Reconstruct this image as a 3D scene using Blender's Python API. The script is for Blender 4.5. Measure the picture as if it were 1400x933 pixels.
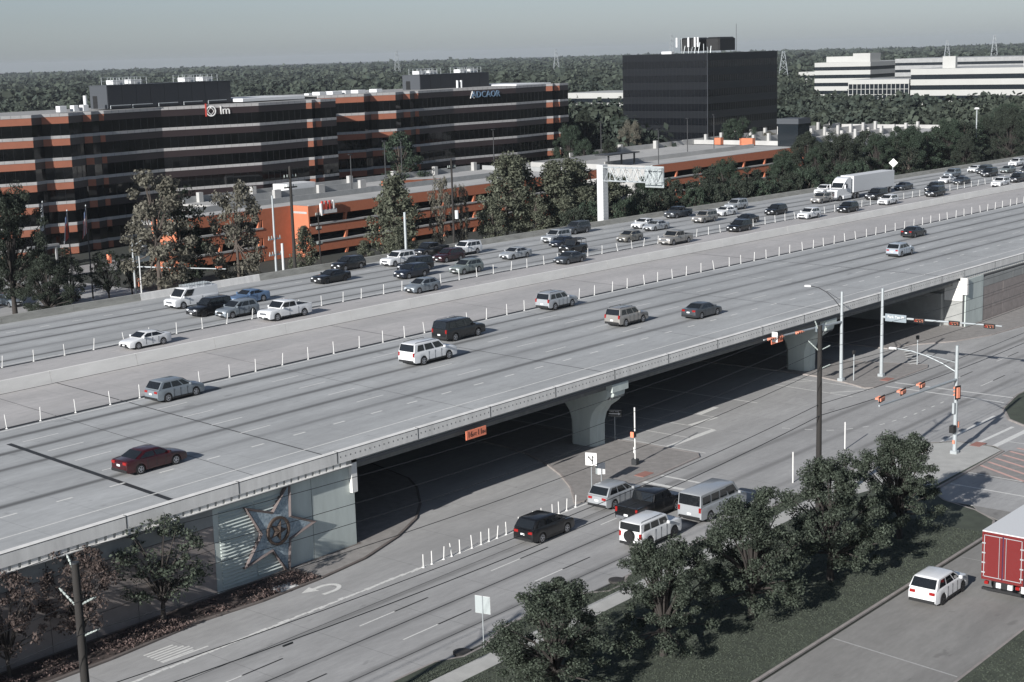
import bpy, math, random
from mathutils import Vector, Matrix
R_ = math.radians
for o in list(bpy.data.objects): bpy.data.objects.remove(o)
scene = bpy.context.scene
COL = scene.collection
# ------------------------------------------------------------------ camera
# world frame: x runs along the freeway, y across it (away from the camera), z up, metres
CAM_H, AZ, PITCH, ROLL, FPX = 33.8, R_(40.3), R_(10.737), R_(-1.662), 2073.86
def _w(v):      # camera-heading frame (right, forward, up) -> world frame
    s = Vector((math.sin(AZ), math.cos(AZ), 0)); t = Vector((-math.cos(AZ), math.sin(AZ), 0))
    return Vector((v.dot(s), v.dot(t), v.z))
_f = Vector((0, math.cos(PITCH), -math.sin(PITCH))); _r = Vector((1, 0, 0)); _u = _r.cross(_f)
_r2 = _r*math.cos(ROLL)+_u*math.sin(ROLL); _u2 = -_r*math.sin(ROLL)+_u*math.cos(ROLL)
cr, cu, cf = _w(_r2), _w(_u2), _w(_f)
cam_data = bpy.data.cameras.new('camera'); cam = bpy.data.objects.new('camera', cam_data); COL.objects.link(cam)
cam.matrix_world = Matrix(((cr.x, cu.x, -cf.x, 0), (cr.y, cu.y, -cf.y, 0), (cr.z, cu.z, -cf.z, CAM_H), (0, 0, 0, 1)))
cam_data.sensor_width = 36; cam_data.lens = FPX/1400*36; cam_data.clip_start = 1; cam_data.clip_end = 20000
scene.camera = cam
scene.render.resolution_x, scene.render.resolution_y = 1024, 682
# ------------------------------------------------------------------ world, sun, exposure
SUN_EL, SHADOW_AZ = R_(22), R_(8.5)          # shadows run along +x, swung 8.5 degrees towards +y
sun_dir = Vector((-math.cos(SHADOW_AZ)*math.cos(SUN_EL), -math.sin(SHADOW_AZ)*math.cos(SUN_EL), math.sin(SUN_EL)))
world = bpy.data.worlds.new('World'); scene.world = world; world.use_nodes = True
nt = world.node_tree; bg = nt.nodes['Background']
sky = nt.nodes.new('ShaderNodeTexSky'); sky.sky_type = 'NISHITA'; sky.sun_disc = False
sky.sun_elevation = SUN_EL; sky.sun_rotation = math.atan2(sun_dir.x, sun_dir.y)
sky.air_density = 1.0; sky.dust_density = .6; sky.ozone_density = 1.0; sky.altitude = 20
hs = nt.nodes.new('ShaderNodeHueSaturation'); hs.inputs['Saturation'].default_value = .5
nt.links.new(sky.outputs[0], hs.inputs['Color']); tint = nt.nodes.new('ShaderNodeMix'); tint.data_type = 'RGBA'; tint.blend_type = 'MULTIPLY'; tint.inputs[0].default_value = 1; tint.inputs[7].default_value = (.86, .985, 1.2, 1)
nt.links.new(hs.outputs[0], tint.inputs[6]); nt.links.new(tint.outputs[2], bg.inputs[0])
bg.inputs[1].default_value = .047
sl = bpy.data.lights.new('sun', 'SUN'); sl.energy = 5; sl.angle = R_(.5); sl.color = (1, .965, .93)
sun = bpy.data.objects.new('sun', sl); COL.objects.link(sun); sun.location = (-60, -60, 90)
sun.rotation_euler = sun_dir.to_track_quat('Z', 'Y').to_euler()
vs = scene.view_settings; vs.view_transform = 'Standard'; vs.look = 'None'; vs.exposure = .55; vs.gamma = 1; vs.use_curve_mapping = False
# ------------------------------------------------------------------ helpers
rnd = random.Random(7)
def lin(r, g, b): return tuple(((c/255/12.92) if c/255 <= .04045 else ((c/255+.055)/1.055)**2.4) for c in (r, g, b))
MATS = {}
def mat(name, rgb, rough=.8, metal=0, spec=.5, noise=0, scale=1., stretch=None, bump=0, dark=None, island=0, coat=0, coords='Object', detail=6):
    m = bpy.data.materials.new(name); m.use_nodes = True; MATS[name] = m
    n, l = m.node_tree.nodes, m.node_tree.links; b = n['Principled BSDF']
    c = (*rgb, 1); b.inputs['Base Color'].default_value = c
    b.inputs['Roughness'].default_value = rough; b.inputs['Metallic'].default_value = metal
    b.inputs['Specular IOR Level'].default_value = spec; b.inputs['Coat Weight'].default_value = coat
    out = None
    if noise or bump:
        tc = n.new('ShaderNodeTexCoord'); mp = n.new('ShaderNodeMapping'); l.new(tc.outputs[coords], mp.inputs[0])
        if stretch: mp.inputs['Scale'].default_value = stretch
        nz = n.new('ShaderNodeTexNoise'); nz.inputs['Scale'].default_value = scale; nz.inputs['Detail'].default_value = detail
        nz.inputs['Roughness'].default_value = .65; l.new(mp.outputs[0], nz.inputs[0])
        if noise:
            mr = n.new('ShaderNodeMapRange'); mr.inputs[1].default_value = .3; mr.inputs[2].default_value = .7
            l.new(nz.outputs[0], mr.inputs[0])
            mx = n.new('ShaderNodeMix'); mx.data_type = 'RGBA'
            d = dark if dark else tuple(x*(1-noise) for x in rgb)
            mx.inputs[6].default_value = (*d, 1); mx.inputs[7].default_value = c
            l.new(mr.outputs[0], mx.inputs[0]); l.new(mx.outputs[2], b.inputs['Base Color']); out = mx.outputs[2]
        if bump:
            bp = n.new('ShaderNodeBump'); bp.inputs['Strength'].default_value = bump; bp.inputs['Distance'].default_value = .05
            l.new(nz.outputs[0], bp.inputs['Height']); l.new(bp.outputs[0], b.inputs['Normal'])
    if island:
        g = n.new('ShaderNodeNewGeometry'); mr2 = n.new('ShaderNodeMapRange')
        mr2.inputs[3].default_value = 1-island; mr2.inputs[4].default_value = 1+island; l.new(g.outputs['Random Per Island'], mr2.inputs[0])
        mm = n.new('ShaderNodeVectorMath'); mm.operation = 'SCALE'; l.new(mr2.outputs[0], mm.inputs['Scale'])
        if out: l.new(out, mm.inputs[0])
        else: mm.inputs[0].default_value = rgb
        l.new(mm.outputs[0], b.inputs['Base Color'])
    return m
class MB:
    """collects vertices and faces; build() links them as ONE mesh object"""
    def __init__(s): s.v, s.f, s.m = [], [], []
    def add(s, vs_, fs, mi=0):
        o = len(s.v); s.v += [tuple(v) for v in vs_]; s.f += [tuple(i+o for i in f) for f in fs]; s.m += [mi]*len(fs); return s
    def box(s, x0, x1, y0, y1, z0, z1, mi=0):
        return s.add([(x0,y0,z0),(x1,y0,z0),(x1,y1,z0),(x0,y1,z0),(x0,y0,z1),(x1,y0,z1),(x1,y1,z1),(x0,y1,z1)],
                     [(3,2,1,0),(4,5,6,7),(0,1,5,4),(1,2,6,5),(2,3,7,6),(3,0,4,7)], mi)
    def bbox(s, x0, x1, y0, y1, z0, z1, b=.02, mi=0):        # box with chamfered vertical and top edges
        def ring(d, z): return [(x0+d,y0,z),(x1-d,y0,z),(x1,y0+d,z),(x1,y1-d,z),(x1-d,y1,z),(x0+d,y1,z),(x0,y1-d,z),(x0,y0+d,z)]
        def ring2(d, z): return [(x0+2*d,y0+d,z),(x1-2*d,y0+d,z),(x1-d,y0+2*d,z),(x1-d,y1-2*d,z),(x1-2*d,y1-d,z),(x0+2*d,y1-d,z),(x0+d,y1-2*d,z),(x0+d,y0+2*d,z)]
        vs_ = ring(b, z0)+ring(b, z1-b)+ring2(b, z1)
        fs = [tuple(range(7, -1, -1)), tuple(range(16, 24))]
        for k in (0, 8):
            for i in range(8): j = (i+1) % 8; fs.append((k+i, k+j, k+8+j, k+8+i))
        return s.add(vs_, fs, mi)
    def prism(s, poly, z0, z1, mi=0, bottom=True):
        n = len(poly); a = sum(poly[i][0]*poly[(i+1) % n][1]-poly[(i+1) % n][0]*poly[i][1] for i in range(n))
        if a < 0: poly = poly[::-1]
        z0f = z0 if callable(z0) else (lambda x, y: z0); z1f = z1 if callable(z1) else (lambda x, y: z1)
        vs_ = [(x, y, z0f(x, y)) for x, y in poly]+[(x, y, z1f(x, y)) for x, y in poly]
        fs = [tuple(range(n, 2*n))]+[(i, (i+1) % n, n+(i+1) % n, n+i) for i in range(n)]
        if bottom: fs.append(tuple(range(n-1, -1, -1)))
        return s.add(vs_, fs, mi)
    def quad(s, a, b, c, d, mi=0): return s.add([a, b, c, d], [(0, 1, 2, 3)], mi)
    def tube(s, p0, p1, r0, r1=None, n=8, mi=0, caps=True):
        r1 = r0 if r1 is None else r1; p0, p1 = Vector(p0), Vector(p1); d = (p1-p0).normalized()
        a = d.orthogonal().normalized(); b = d.cross(a); vs_ = []
        for p, r in ((p0, r0), (p1, r1)):
            for i in range(n): t = 2*math.pi*i/n; vs_.append(p+a*(r*math.cos(t))+b*(r*math.sin(t)))
        fs = [(i, (i+1) % n, n+(i+1) % n, n+i) for i in range(n)]
        if caps: fs += [tuple(range(n-1, -1, -1)), tuple(range(n, 2*n))]
        return s.add(vs_, fs, mi)
    def path(s, pts, r, n=6, mi=0):
        rs = r if isinstance(r, (list, tuple)) else [r]*len(pts); pts = [Vector(p) for p in pts]; vs_ = []
        for i, p in enumerate(pts):
            d = (pts[min(i+1, len(pts)-1)]-pts[max(i-1, 0)]).normalized(); up = Vector((0, 0, 1)) if abs(d.z) < .9 else Vector((1, 0, 0))
            a = d.cross(up).normalized(); b = a.cross(d)
            for k in range(n): t = 2*math.pi*k/n; vs_.append(p+a*(rs[i]*math.cos(t))+b*(rs[i]*math.sin(t)))
        fs = []
        for i in range(len(pts)-1):
            for k in range(n): j = (k+1) % n; fs.append((i*n+k, i*n+j, (i+1)*n+j, (i+1)*n+k))
        fs += [tuple(range(n-1, -1, -1)), tuple(range((len(pts)-1)*n, len(pts)*n))]
        return s.add(vs_, fs, mi)
    def mesh(s, name, mats, smooth=None):
        me = bpy.data.meshes.new(name); me.from_pydata(s.v, [], s.f)
        for m in (mats if isinstance(mats, (list, tuple)) else [mats]): me.materials.append(MATS[m] if isinstance(m, str) else m)
        if any(s.m): me.polygons.foreach_set('material_index', s.m)
        if smooth is not None:
            me.polygons.foreach_set('use_smooth', [True]*len(me.polygons)); me.set_sharp_from_angle(angle=R_(smooth))
        me.update(); return me
    def build(s, name, mats, parent=None, smooth=None, **kw): return link(name, s.mesh(name, mats, smooth), parent, **kw)
def link(name, me, parent=None, loc=None, rz=0, label=None, cat=None, group=None, kind=None):
    o = bpy.data.objects.new(name, me); COL.objects.link(o)
    if parent is not None: o.parent = parent
    if loc is not None: o.location = loc
    if rz: o.rotation_euler = (0, 0, rz)
    return tag(o, label, cat, group, kind)
def tag(o, label=None, cat=None, group=None, kind=None):
    for k, v in (('label', label), ('category', cat), ('group', group), ('kind', kind)):
        if v: o[k] = v
    return o
def thing(name, label, cat, loc=(0, 0, 0), rz=0, group=None): return link(name, None, None, loc, rz, label, cat, group)
def copy_tree(o, parent=None):
    c = o.copy(); COL.objects.link(c); c.parent = parent
    for ch in list(o.children): copy_tree(ch, c)
    return c
def text_mesh(name, txt, size, m, depth=.01):
    cu_ = bpy.data.curves.new(name, 'FONT'); cu_.body = txt; cu_.size = size; cu_.align_x = 'CENTER'; cu_.align_y = 'CENTER'; cu_.extrude = depth; cu_.resolution_u = 2
    o = bpy.data.objects.new(name, cu_); COL.objects.link(o)
    me = bpy.data.meshes.new_from_object(o.evaluated_get(bpy.context.evaluated_depsgraph_get())); bpy.data.objects.remove(o); bpy.data.curves.remove(cu_)
    me.name = name; me.materials.clear(); me.materials.append(MATS[m]); return me
def text(name, txt, size, m, parent, loc, rz=0, depth=.01, sx=1, rx=90):   # lettering that stands up, readable from -y when rz = 0
    o = link(name, text_mesh(name, txt, size, m, depth), parent, loc); o.rotation_euler = (R_(rx), 0, rz); o.scale = (sx, 1, 1); return o
def ztop(x): return 7.28-6.5e-5*(x-90)**2 if x < 150 else 7.046-.009*(x-150)     # outer top of the bridge parapet: a gentle crest
def zroad(x): return ztop(x)-.83
def frange(a, b, st):
    n = max(1, int(round((b-a)/st))); return [a+(b-a)*i/n for i in range(n+1)]
# ------------------------------------------------------------------ materials
mat('grass', lin(70, 77, 65), .95, noise=.5, scale=.8, bump=.5, dark=lin(52, 58, 49), detail=10)
mat('far_ground', lin(52, 57, 51), .95, noise=.5, scale=.05)
mat('mulch', lin(76, 66, 62), .95, noise=.6, scale=3, bump=.5)
mat('kerb', lin(150, 144, 140), .85, noise=.3, scale=1.5)
mat('kerb_dark', lin(105, 98, 94), .85, noise=.3, scale=1.5)
mat('sidewalk', lin(176, 176, 172), .85, noise=.22, scale=.8)
mat('pale_concrete', lin(226, 225, 221), .8, noise=.24, scale=1.1, detail=9, stretch=(1.2, 1, .22))
mat('barrier_concrete', lin(216, 215, 211), .85, noise=.18, scale=.6, detail=9, stretch=(.4, 1, 1.4))
mat('stained_concrete', lin(158, 158, 152), .9, noise=.45, scale=.8, detail=10, stretch=(.5, 1, 2))
mat('wall_green', lin(190, 199, 195), .85, noise=.24, scale=.7, detail=9, stretch=(1.1, 1, .25))
mat('wall_tan', lin(150, 142, 138), .9, noise=.25, scale=1.2, detail=8)
mat('wall_grey', lin(150, 152, 150), .9, noise=.22, scale=.8, detail=8)
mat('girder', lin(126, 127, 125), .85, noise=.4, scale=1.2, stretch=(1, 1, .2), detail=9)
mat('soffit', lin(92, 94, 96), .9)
mat('hole', lin(96, 96, 96), .9)
mat('joint', lin(58, 60, 62), .9)
mat('paint_white', lin(214, 214, 210), .7, noise=.22, scale=4)
mat('paint_worn', lin(176, 176, 174), .8, noise=.3, scale=5)
mat('paint_pink', lin(206, 168, 158), .8, noise=.3, scale=4)
mat('paint_black', lin(36, 37, 38), .8)
mat('tar', lin(44, 46, 48), .7, noise=.3, scale=3)
mat('post_white', lin(206, 206, 203), .6)
mat('steel', lin(170, 176, 178), .5, metal=.3, noise=.1, scale=2)
mat('steel_dark', lin(48, 50, 52), .6)
mat('gantry_paint', lin(190, 192, 192), .6, noise=.1, scale=1)
mat('pole_wood', lin(44, 42, 40), .9, noise=.3, scale=3, stretch=(1, 1, .1))
mat('wire', lin(34, 36, 38), .6)
mat('insulator', lin(150, 158, 154), .4)
mat('signal_yellow', lin(196, 128, 104), .5)
mat('signal_black', lin(22, 23, 24), .5)
mat('lens_red', lin(120, 30, 26), .3)
mat('sign_orange', lin(236, 138, 106), .6)
mat('sign_white', lin(214, 214, 212), .5)
mat('sign_back', lin(176, 184, 184), .45, metal=.4)
mat('sign_street', lin(128, 138, 144), .5)
mat('black_print', lin(18, 18, 18), .6)
mat('red_tile', lin(146, 104, 94), .85)
mat('rust', lin(132, 96, 82), .8)
mat('cast_iron', lin(52, 50, 48), .7)
mat('brick_red', lin(150, 92, 76), .85)
# buildings
mat('orange_brick', lin(184, 112, 82), .85, noise=.14, scale=1.2)
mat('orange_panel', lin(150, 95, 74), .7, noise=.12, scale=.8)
mat('shaded_panel', lin(54, 45, 46), .35, noise=.2, scale=.15)  # orange panel again, with the shade of unlit stretches put into its colour
mat('ledge_stone', lin(170, 169, 168), .7, noise=.2, scale=.5)
mat('dark_glass', (.004, .0045, .005), .05, spec=.5, bump=.25, scale=.25, detail=2)
mat('black_glass', (.006, .007, .009), .12, spec=.5)
mat('black_glass_band', (.009, .0105, .013), .4, spec=.25)
mat('mullion', lin(20, 22, 25), .5)
mat('roof_gravel', lin(150, 150, 148), .9, noise=.3, scale=.4)
mat('penthouse_dark', lin(42, 45, 50), .7, noise=.1, scale=.3, stretch=(3, 3, .05))
mat('penthouse_side', lin(62, 66, 71), .7)
mat('deck_concrete', lin(172, 172, 170), .9, noise=.25, scale=.2, detail=9)
mat('deck_wall', lin(150, 152, 152), .9, noise=.25, scale=.5)
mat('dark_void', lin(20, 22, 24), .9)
mat('white_cladding', lin(164, 165, 162), .7, noise=.06, scale=.2)
mat('office_glass', (.012, .016, .02), .1, spec=.6)
mat('machine_white', lin(200, 202, 203), .6)
mat('sign_red', lin(176, 66, 58), .5)
mat('sign_blue', lin(92, 114, 136), .5)
# vehicles
mat('tyre', lin(24, 24, 25), .9)
mat('rim', lin(176, 178, 182), .3, metal=.7)
mat('rim_dark', lin(64, 66, 70), .35, metal=.6)
mat('car_glass', (.010, .012, .014), .04, spec=.7)
mat('trim', lin(28, 29, 30), .6)
mat('chrome', lin(190, 192, 196), .2, metal=.9)
mat('head_lens', lin(214, 218, 222), .12, spec=.8)
mat('tail_lens', lin(140, 26, 24), .2, spec=.7)
mat('plate', lin(220, 222, 222), .5)
PAINTS = dict(red=(50, 8, 13), grey=(122, 130, 136), steel_blue=(92, 116, 146), white=(208, 210, 211), black=(15, 16, 18), silver=(160, 164, 167), dark_grey=(62, 66, 70),
              tan=(140, 138, 134), maroon=(42, 12, 18), olive=(112, 110, 104), navy=(24, 30, 42), pale_blue=(164, 172, 180), green_grey=(116, 124, 122), trailer_red=(106, 34, 34), blue=(34, 50, 86))
for k, v in PAINTS.items():
    mat('paint_'+k+'_car', lin(*v), .28 if k in ('black', 'navy', 'maroon', 'red') else .32, spec=.5, coat=.6, metal=.25 if k in ('grey', 'steel_blue', 'silver', 'dark_grey', 'tan', 'pale_blue', 'green_grey') else 0)
# plants
mat('oak_leaf', lin(66, 74, 63), .65, island=.6, spec=.3)
mat('pine_leaf', lin(92, 96, 82), .75, island=.45, spec=.2)
mat('bush_leaf', lin(56, 63, 54), .75, island=.5, spec=.2)
mat('pale_leaf', lin(104, 102, 92), .8, island=.4, spec=.2)
mat('red_leaf', lin(88, 78, 74), .8, island=.45, spec=.2)
mat('green_leaf', lin(58, 70, 58), .75, island=.45, spec=.2)
mat('forest_leaf', lin(66, 72, 62), .85, island=.5, spec=.1, noise=.5, scale=.012, dark=lin(44, 52, 48))
def leafy(name):
    m = MATS[name]; n, l = m.node_tree.nodes, m.node_tree.links; b = n['Principled BSDF']; t = n.new('ShaderNodeBsdfTranslucent'); mx = n.new('ShaderNodeMixShader'); mx.inputs[0].default_value = .28
    l.new(b.inputs['Base Color'].links[0].from_socket, t.inputs[0]); l.new(b.outputs[0], mx.inputs[1]); l.new(t.outputs[0], mx.inputs[2]); l.new(mx.outputs[0], n['Material Output'].inputs['Surface'])
for k in ('oak_leaf', 'pine_leaf', 'bush_leaf', 'pale_leaf', 'red_leaf', 'green_leaf'): leafy(k)
mat('bark', lin(86, 78, 72), .9, noise=.4, scale=4, stretch=(1, 1, .2))
mat('bark_dark', lin(52, 48, 45), .9)
# ================================================================== setting: ground, roads
def road_mat(name, base, warm=None, lanes=(), bands=None, streak=.5, joint=None):
    """concrete paving: tone by noise, drips of oil and rubber down the middle of each lane (lanes = (first line, width, y0, y1)), a warmer strip (bands)"""
    m = bpy.data.materials.new(name); m.use_nodes = True; MATS[name] = m
    n, l = m.node_tree.nodes, m.node_tree.links; b = n['Principled BSDF']; b.inputs['Roughness'].default_value = .82; b.inputs['Specular IOR Level'].default_value = .3
    def M(op, a, c=None, d=None):
        x = n.new('ShaderNodeMath'); x.operation = op
        for i, v in enumerate((a, c, d)):
            if v is None: continue
            if isinstance(v, (int, float)): x.inputs[i].default_value = v
            else: l.new(v, x.inputs[i])
        return x.outputs[0]
    def noise(scale, stretch, det=6, rough=.6):
        mp = n.new('ShaderNodeMapping'); mp.inputs['Scale'].default_value = stretch; l.new(tc.outputs['Object'], mp.inputs[0])
        z = n.new('ShaderNodeTexNoise'); z.inputs['Scale'].default_value = scale; z.inputs['Detail'].default_value = det; z.inputs['Roughness'].default_value = rough; l.new(mp.outputs[0], z.inputs[0]); return z.outputs[0]
    def mix(f, a, c):
        x = n.new('ShaderNodeMix'); x.data_type = 'RGBA'
        l.new(f, x.inputs[0])
        for i, v in ((6, a), (7, c)):
            if isinstance(v, tuple): x.inputs[i].default_value = (*v, 1)
            else: l.new(v, x.inputs[i])
        return x.outputs[2]
    def ramp(v, a, c, lo=0., hi=1.):
        r = n.new('ShaderNodeMapRange'); r.interpolation_type = 'SMOOTHSTEP'; l.new(v, r.inputs[0]); r.inputs[1].default_value = a; r.inputs[2].default_value = c; r.inputs[3].default_value = lo; r.inputs[4].default_value = hi; return r.outputs[0]
    tc = n.new('ShaderNodeTexCoord'); sp = n.new('ShaderNodeSeparateXYZ'); l.new(tc.outputs['Object'], sp.inputs[0]); X, Y = sp.outputs[0], sp.outputs[1]
    col = mix(ramp(noise(.35, (.25, 1, 1), 9, .7), .3, .7), tuple(c*.80 for c in base), tuple(c*1.08 for c in base))
    if warm:
        wcol = mix(ramp(noise(.22, (.3, 1, 1), 9, .7), .3, .72), tuple(c*.84 for c in warm), tuple(c*1.06 for c in warm))
        a, c = bands; inside = M('MULTIPLY', M('GREATER_THAN', Y, a), M('LESS_THAN', Y, c)); col = mix(inside, col, wcol)
    fine = noise(3, (.3, 1, 1), 5, .7); col = mix(ramp(fine, .25, .75, .35, 0), col, tuple(c*.55 for c in base))
    long1 = noise(.12, (.22, 1.6, 1), 4, .6)
    for (y0, w, ya, yb) in lanes:
        fr = M('FRACT', M('MULTIPLY', M('SUBTRACT', Y, y0), 1/w)); d = M('ABSOLUTE', M('SUBTRACT', fr, .5))
        wob = M('ADD', d, M('MULTIPLY', M('SUBTRACT', noise(.5, (.06, .6, 1), 3), .5), .12))
        core = ramp(wob, .01, .15, 1, 0); inside = M('MULTIPLY', M('GREATER_THAN', Y, ya), M('LESS_THAN', Y, yb))
        f = M('MULTIPLY', M('MULTIPLY', core, inside), M('MULTIPLY', ramp(long1, .25, .58), streak)); col = mix(f, col, tuple(c*.2 for c in base))
        broad = M('MULTIPLY', M('MULTIPLY', ramp(d, .08, .42, 1, 0), inside), .22*streak); col = mix(broad, col, tuple(c*.4 for c in base))
    if joint:
        fx = M('ABSOLUTE', M('SUBTRACT', M('FRACT', M('MULTIPLY', X, 1/joint)), .5)); jl = M('MULTIPLY', M('LESS_THAN', fx, .006), .35); col = mix(jl, col, tuple(c*.35 for c in base))
        slab = n.new('ShaderNodeTexWhiteNoise'); cb = n.new('ShaderNodeCombineXYZ'); l.new(M('FLOOR', M('ADD', M('MULTIPLY', X, 1/(joint*3)), .5)), cb.inputs[0]); l.new(M('FLOOR', M('MULTIPLY', Y, .2532)), cb.inputs[1]); l.new(cb.outputs[0], slab.inputs['Vector'])
        col = mix(M('MULTIPLY', slab.outputs['Value'], .22), col, tuple(c*.6 for c in base))
    blot = noise(.9, (.5, 1, 1), 3, .5); col = mix(ramp(blot, .66, .74, 0, .35), col, tuple(c*.35 for c in base))
    l.new(col, b.inputs['Base Color'])
    bp = n.new('ShaderNodeBump'); bp.inputs['Strength'].default_value = .15; bp.inputs['Distance'].default_value = .02; l.new(fine, bp.inputs['Height']); l.new(bp.outputs[0], b.inputs['Normal'])
    return m
road_mat('freeway_paving', lin(172, 174, 174), lin(180, 177, 175), ((83.2, 3.95, 83.2, 102.9), (126.4, 3.9, 126.2, 146)), (103.9, 125.9), 1.0, joint=4.6)
road_mat('street_paving', lin(164, 164, 163), None, ((56.45, 3.62, 56.5, 67.6),), None, .5, joint=6.1)
road_mat('plain_paving', lin(152, 150, 149), None, (), None)
road_mat('drive_paving', lin(138, 137, 134), None, (), None)
mat('island_paving', lin(142, 139, 136), .9, noise=.3, scale=1.6, detail=9, bump=.2)

ground = MB().quad((-3000, -1500, -.05), (9000, -1500, -.05), (9000, 9000, -.05), (-3000, 9000, -.05)).build('ground', 'far_ground', kind='structure')
# streets: one sheet under the bridge and along it, drives and the far cross street as sheets of their own
street = MB().prism([(-40, 55.9), (104, 55.9), (104, 0), (131, 0), (131, 47), (136, 54.6), (330, 55.9), (330, 74), (171, 74), (171, 148), (137, 148), (137, 150), (480, 150), (480, 168), (141, 168), (138, 172), (138, 330), (100, 330), (100, 172), (97, 168), (20, 168), (20, 150), (100, 150), (100, 148), (71, 148), (71, 75), (-40, 75)], -.3, 0).build('street', 'street_paving', kind='structure')
drive = MB().prism([(20, 31.8), (104, 31.8), (104, 44), (103, 43.2), (101.5, 40.9), (98.5, 40.0), (20, 40.0)], -.3, -.002).build('driveway', 'drive_paving', kind='structure')
def kerbed(name, poly, m, h=.13, kw=.18, km='kerb', holes=None):
    """raised island: kerb ring and filled top, as one setting object with its kerb as a part"""
    n = len(poly); a = sum(poly[i][0]*poly[(i+1) % n][1]-poly[(i+1) % n][0]*poly[i][1] for i in range(n))
    if a < 0: poly = poly[::-1]
    ins = []
    for i in range(n):
        p, q, r = Vector(poly[i-1]), Vector(poly[i]), Vector(poly[(i+1) % n]); e1 = (q-p).normalized(); e2 = (r-q).normalized()
        n1 = Vector((-e1.y, e1.x)); n2 = Vector((-e2.y, e2.x)); k = (n1+n2); k = k/max(.3, k.length_squared/2); ins.append((q.x+k.x*kw, q.y+k.y*kw))
    top = MB().prism(ins, -.1, h-.012).build(name, m, kind='structure')
    kb = MB(); vs_ = [(x, y, 0) for x, y in poly]+[(x, y, h-.02) for x, y in poly]
    mid = [(poly[i][0]*.85+ins[i][0]*.15, poly[i][1]*.85+ins[i][1]*.15, h) for i in range(n)]; vs_ += mid+[(x, y, h) for x, y in ins]+[(x, y, 0) for x, y in ins]
    fs = []
    for k in range(4):
        for i in range(n): j = (i+1) % n; fs.append((k*n+i, k*n+j, (k+1)*n+j, (k+1)*n+i))
    kb.add(vs_, fs).build('kerb', km, top); return top
lawn = kerbed('lawn', [(20, 40.15), (98.4, 40.15), (101.2, 41.1), (102.8, 43.2), (103.8, 46), (105.5, 47.8), (119.6, 48.0), (120.6, 49.2), (120.4, 52.6), (118, 54.8), (112, 55.75), (76.5, 55.75), (75.2, 55.0), (73.6, 55.0), (72.0, 56.3), (68, 56.6), (64.5, 56.4), (62.2, 55.5), (60.2, 55.4), (58.6, 56.2), (54, 56.2), (51, 55.6), (20, 55.6)], 'grass')
MB().box(20, 98, 53.0, 54.4, .05, .135).build('sidewalk', 'sidewalk', kind='structure')
MB().prism([(98, 53.0), (104, 51.5), (107, 48.3), (119.5, 48.25), (120.2, 49.4), (120.1, 52.4), (117.8, 54.5), (112, 55.5), (104, 55.4), (98, 54.4)], .05, .132).build('corner_pavement', 'sidewalk', kind='structure')
kerbed('lawn', [(-20, 31.7), (96, 31.7), (96, 10), (-20, 10)], 'grass', .12)
kerbed('lawn', [(128.2, 20), (128.2, 47), (128.6, 49.8), (130.2, 52), (134, 54.1), (140, 55.2), (330, 55.8), (330, 20)], 'grass', .12)
island_a = kerbed('traffic_island', [(87.4, 68.4), (89.5, 67.75), (97.8, 67.6), (104.0, 67.9), (104.9, 68.6), (104.9, 147), (100, 147), (98.6, 100), (97.4, 83.8), (96.6, 80.6), (95.2, 77.6), (93.1, 74.3), (90.6, 71.3)], 'island_paving', .12, .2, 'kerb')
island_b = kerbed('traffic_island', [(134.9, 68.6), (135.6, 67.9), (147.4, 67.7), (148.6, 68.2), (148.2, 69.8), (146.9, 73), (145.6, 78), (144.4, 86), (143.2, 100), (142.6, 147), (137.3, 147), (137.6, 80), (137.3, 75.3), (136, 71)], 'island_paving', .12, .2)
apron_a = kerbed('pavement_apron', [(64.6, 71.8), (69.1, 72.3), (73.9, 73.8), (77.8, 75.7), (80.7, 78), (83.8, 81.3), (85.4, 83.8), (87, 90), (87.6, 147), (71.05, 147), (71.05, 75.05), (64.6, 75.05)], 'island_paving', .12, .2, 'kerb_dark')
apron_b = kerbed('pavement_apron', [(154.4, 75.8), (157.3, 74.8), (162.4, 71.2), (168, 69.4), (176, 68.5), (330, 68.2), (330, 73.95), (171.05, 73.95), (171.05, 147), (160, 147), (156, 95), (154.4, 82)], 'island_paving', .12, .2)
bed = kerbed('planting_bed', [(-40, 71.5), (48, 71.6), (55, 72.1), (59.4, 71.7), (64.5, 71.8), (64.5, 75.05), (-40, 75.05)], 'mulch', .13, .2, 'kerb_dark')
MB().box(61.0, 62.6, 71.9, 73.0, .08, .142).build('drain_slab', 'pale_concrete', bed)
for px, py in ((60.6, 55.85), (75.5, 55.75)):
    c = thing('manhole_cover', 'round iron manhole cover by the kerb %s' % ('near the lone signpost' if px < 70 else 'beside the second oak of the row'), 'manhole cover', (px, py, .0))
    mb = MB(); n = 20; ring = [(math.cos(2*math.pi*i/n), math.sin(2*math.pi*i/n)) for i in range(n)]
    mb.prism([(.42*a, .42*b) for a, b in ring], 0, .139); mb.build('lid', 'cast_iron', c)
    mb = MB(); mb.prism([(.52*a, .52*b) for a, b in ring], 0, .128); mb.build('frame', 'cast_iron', c)
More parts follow.
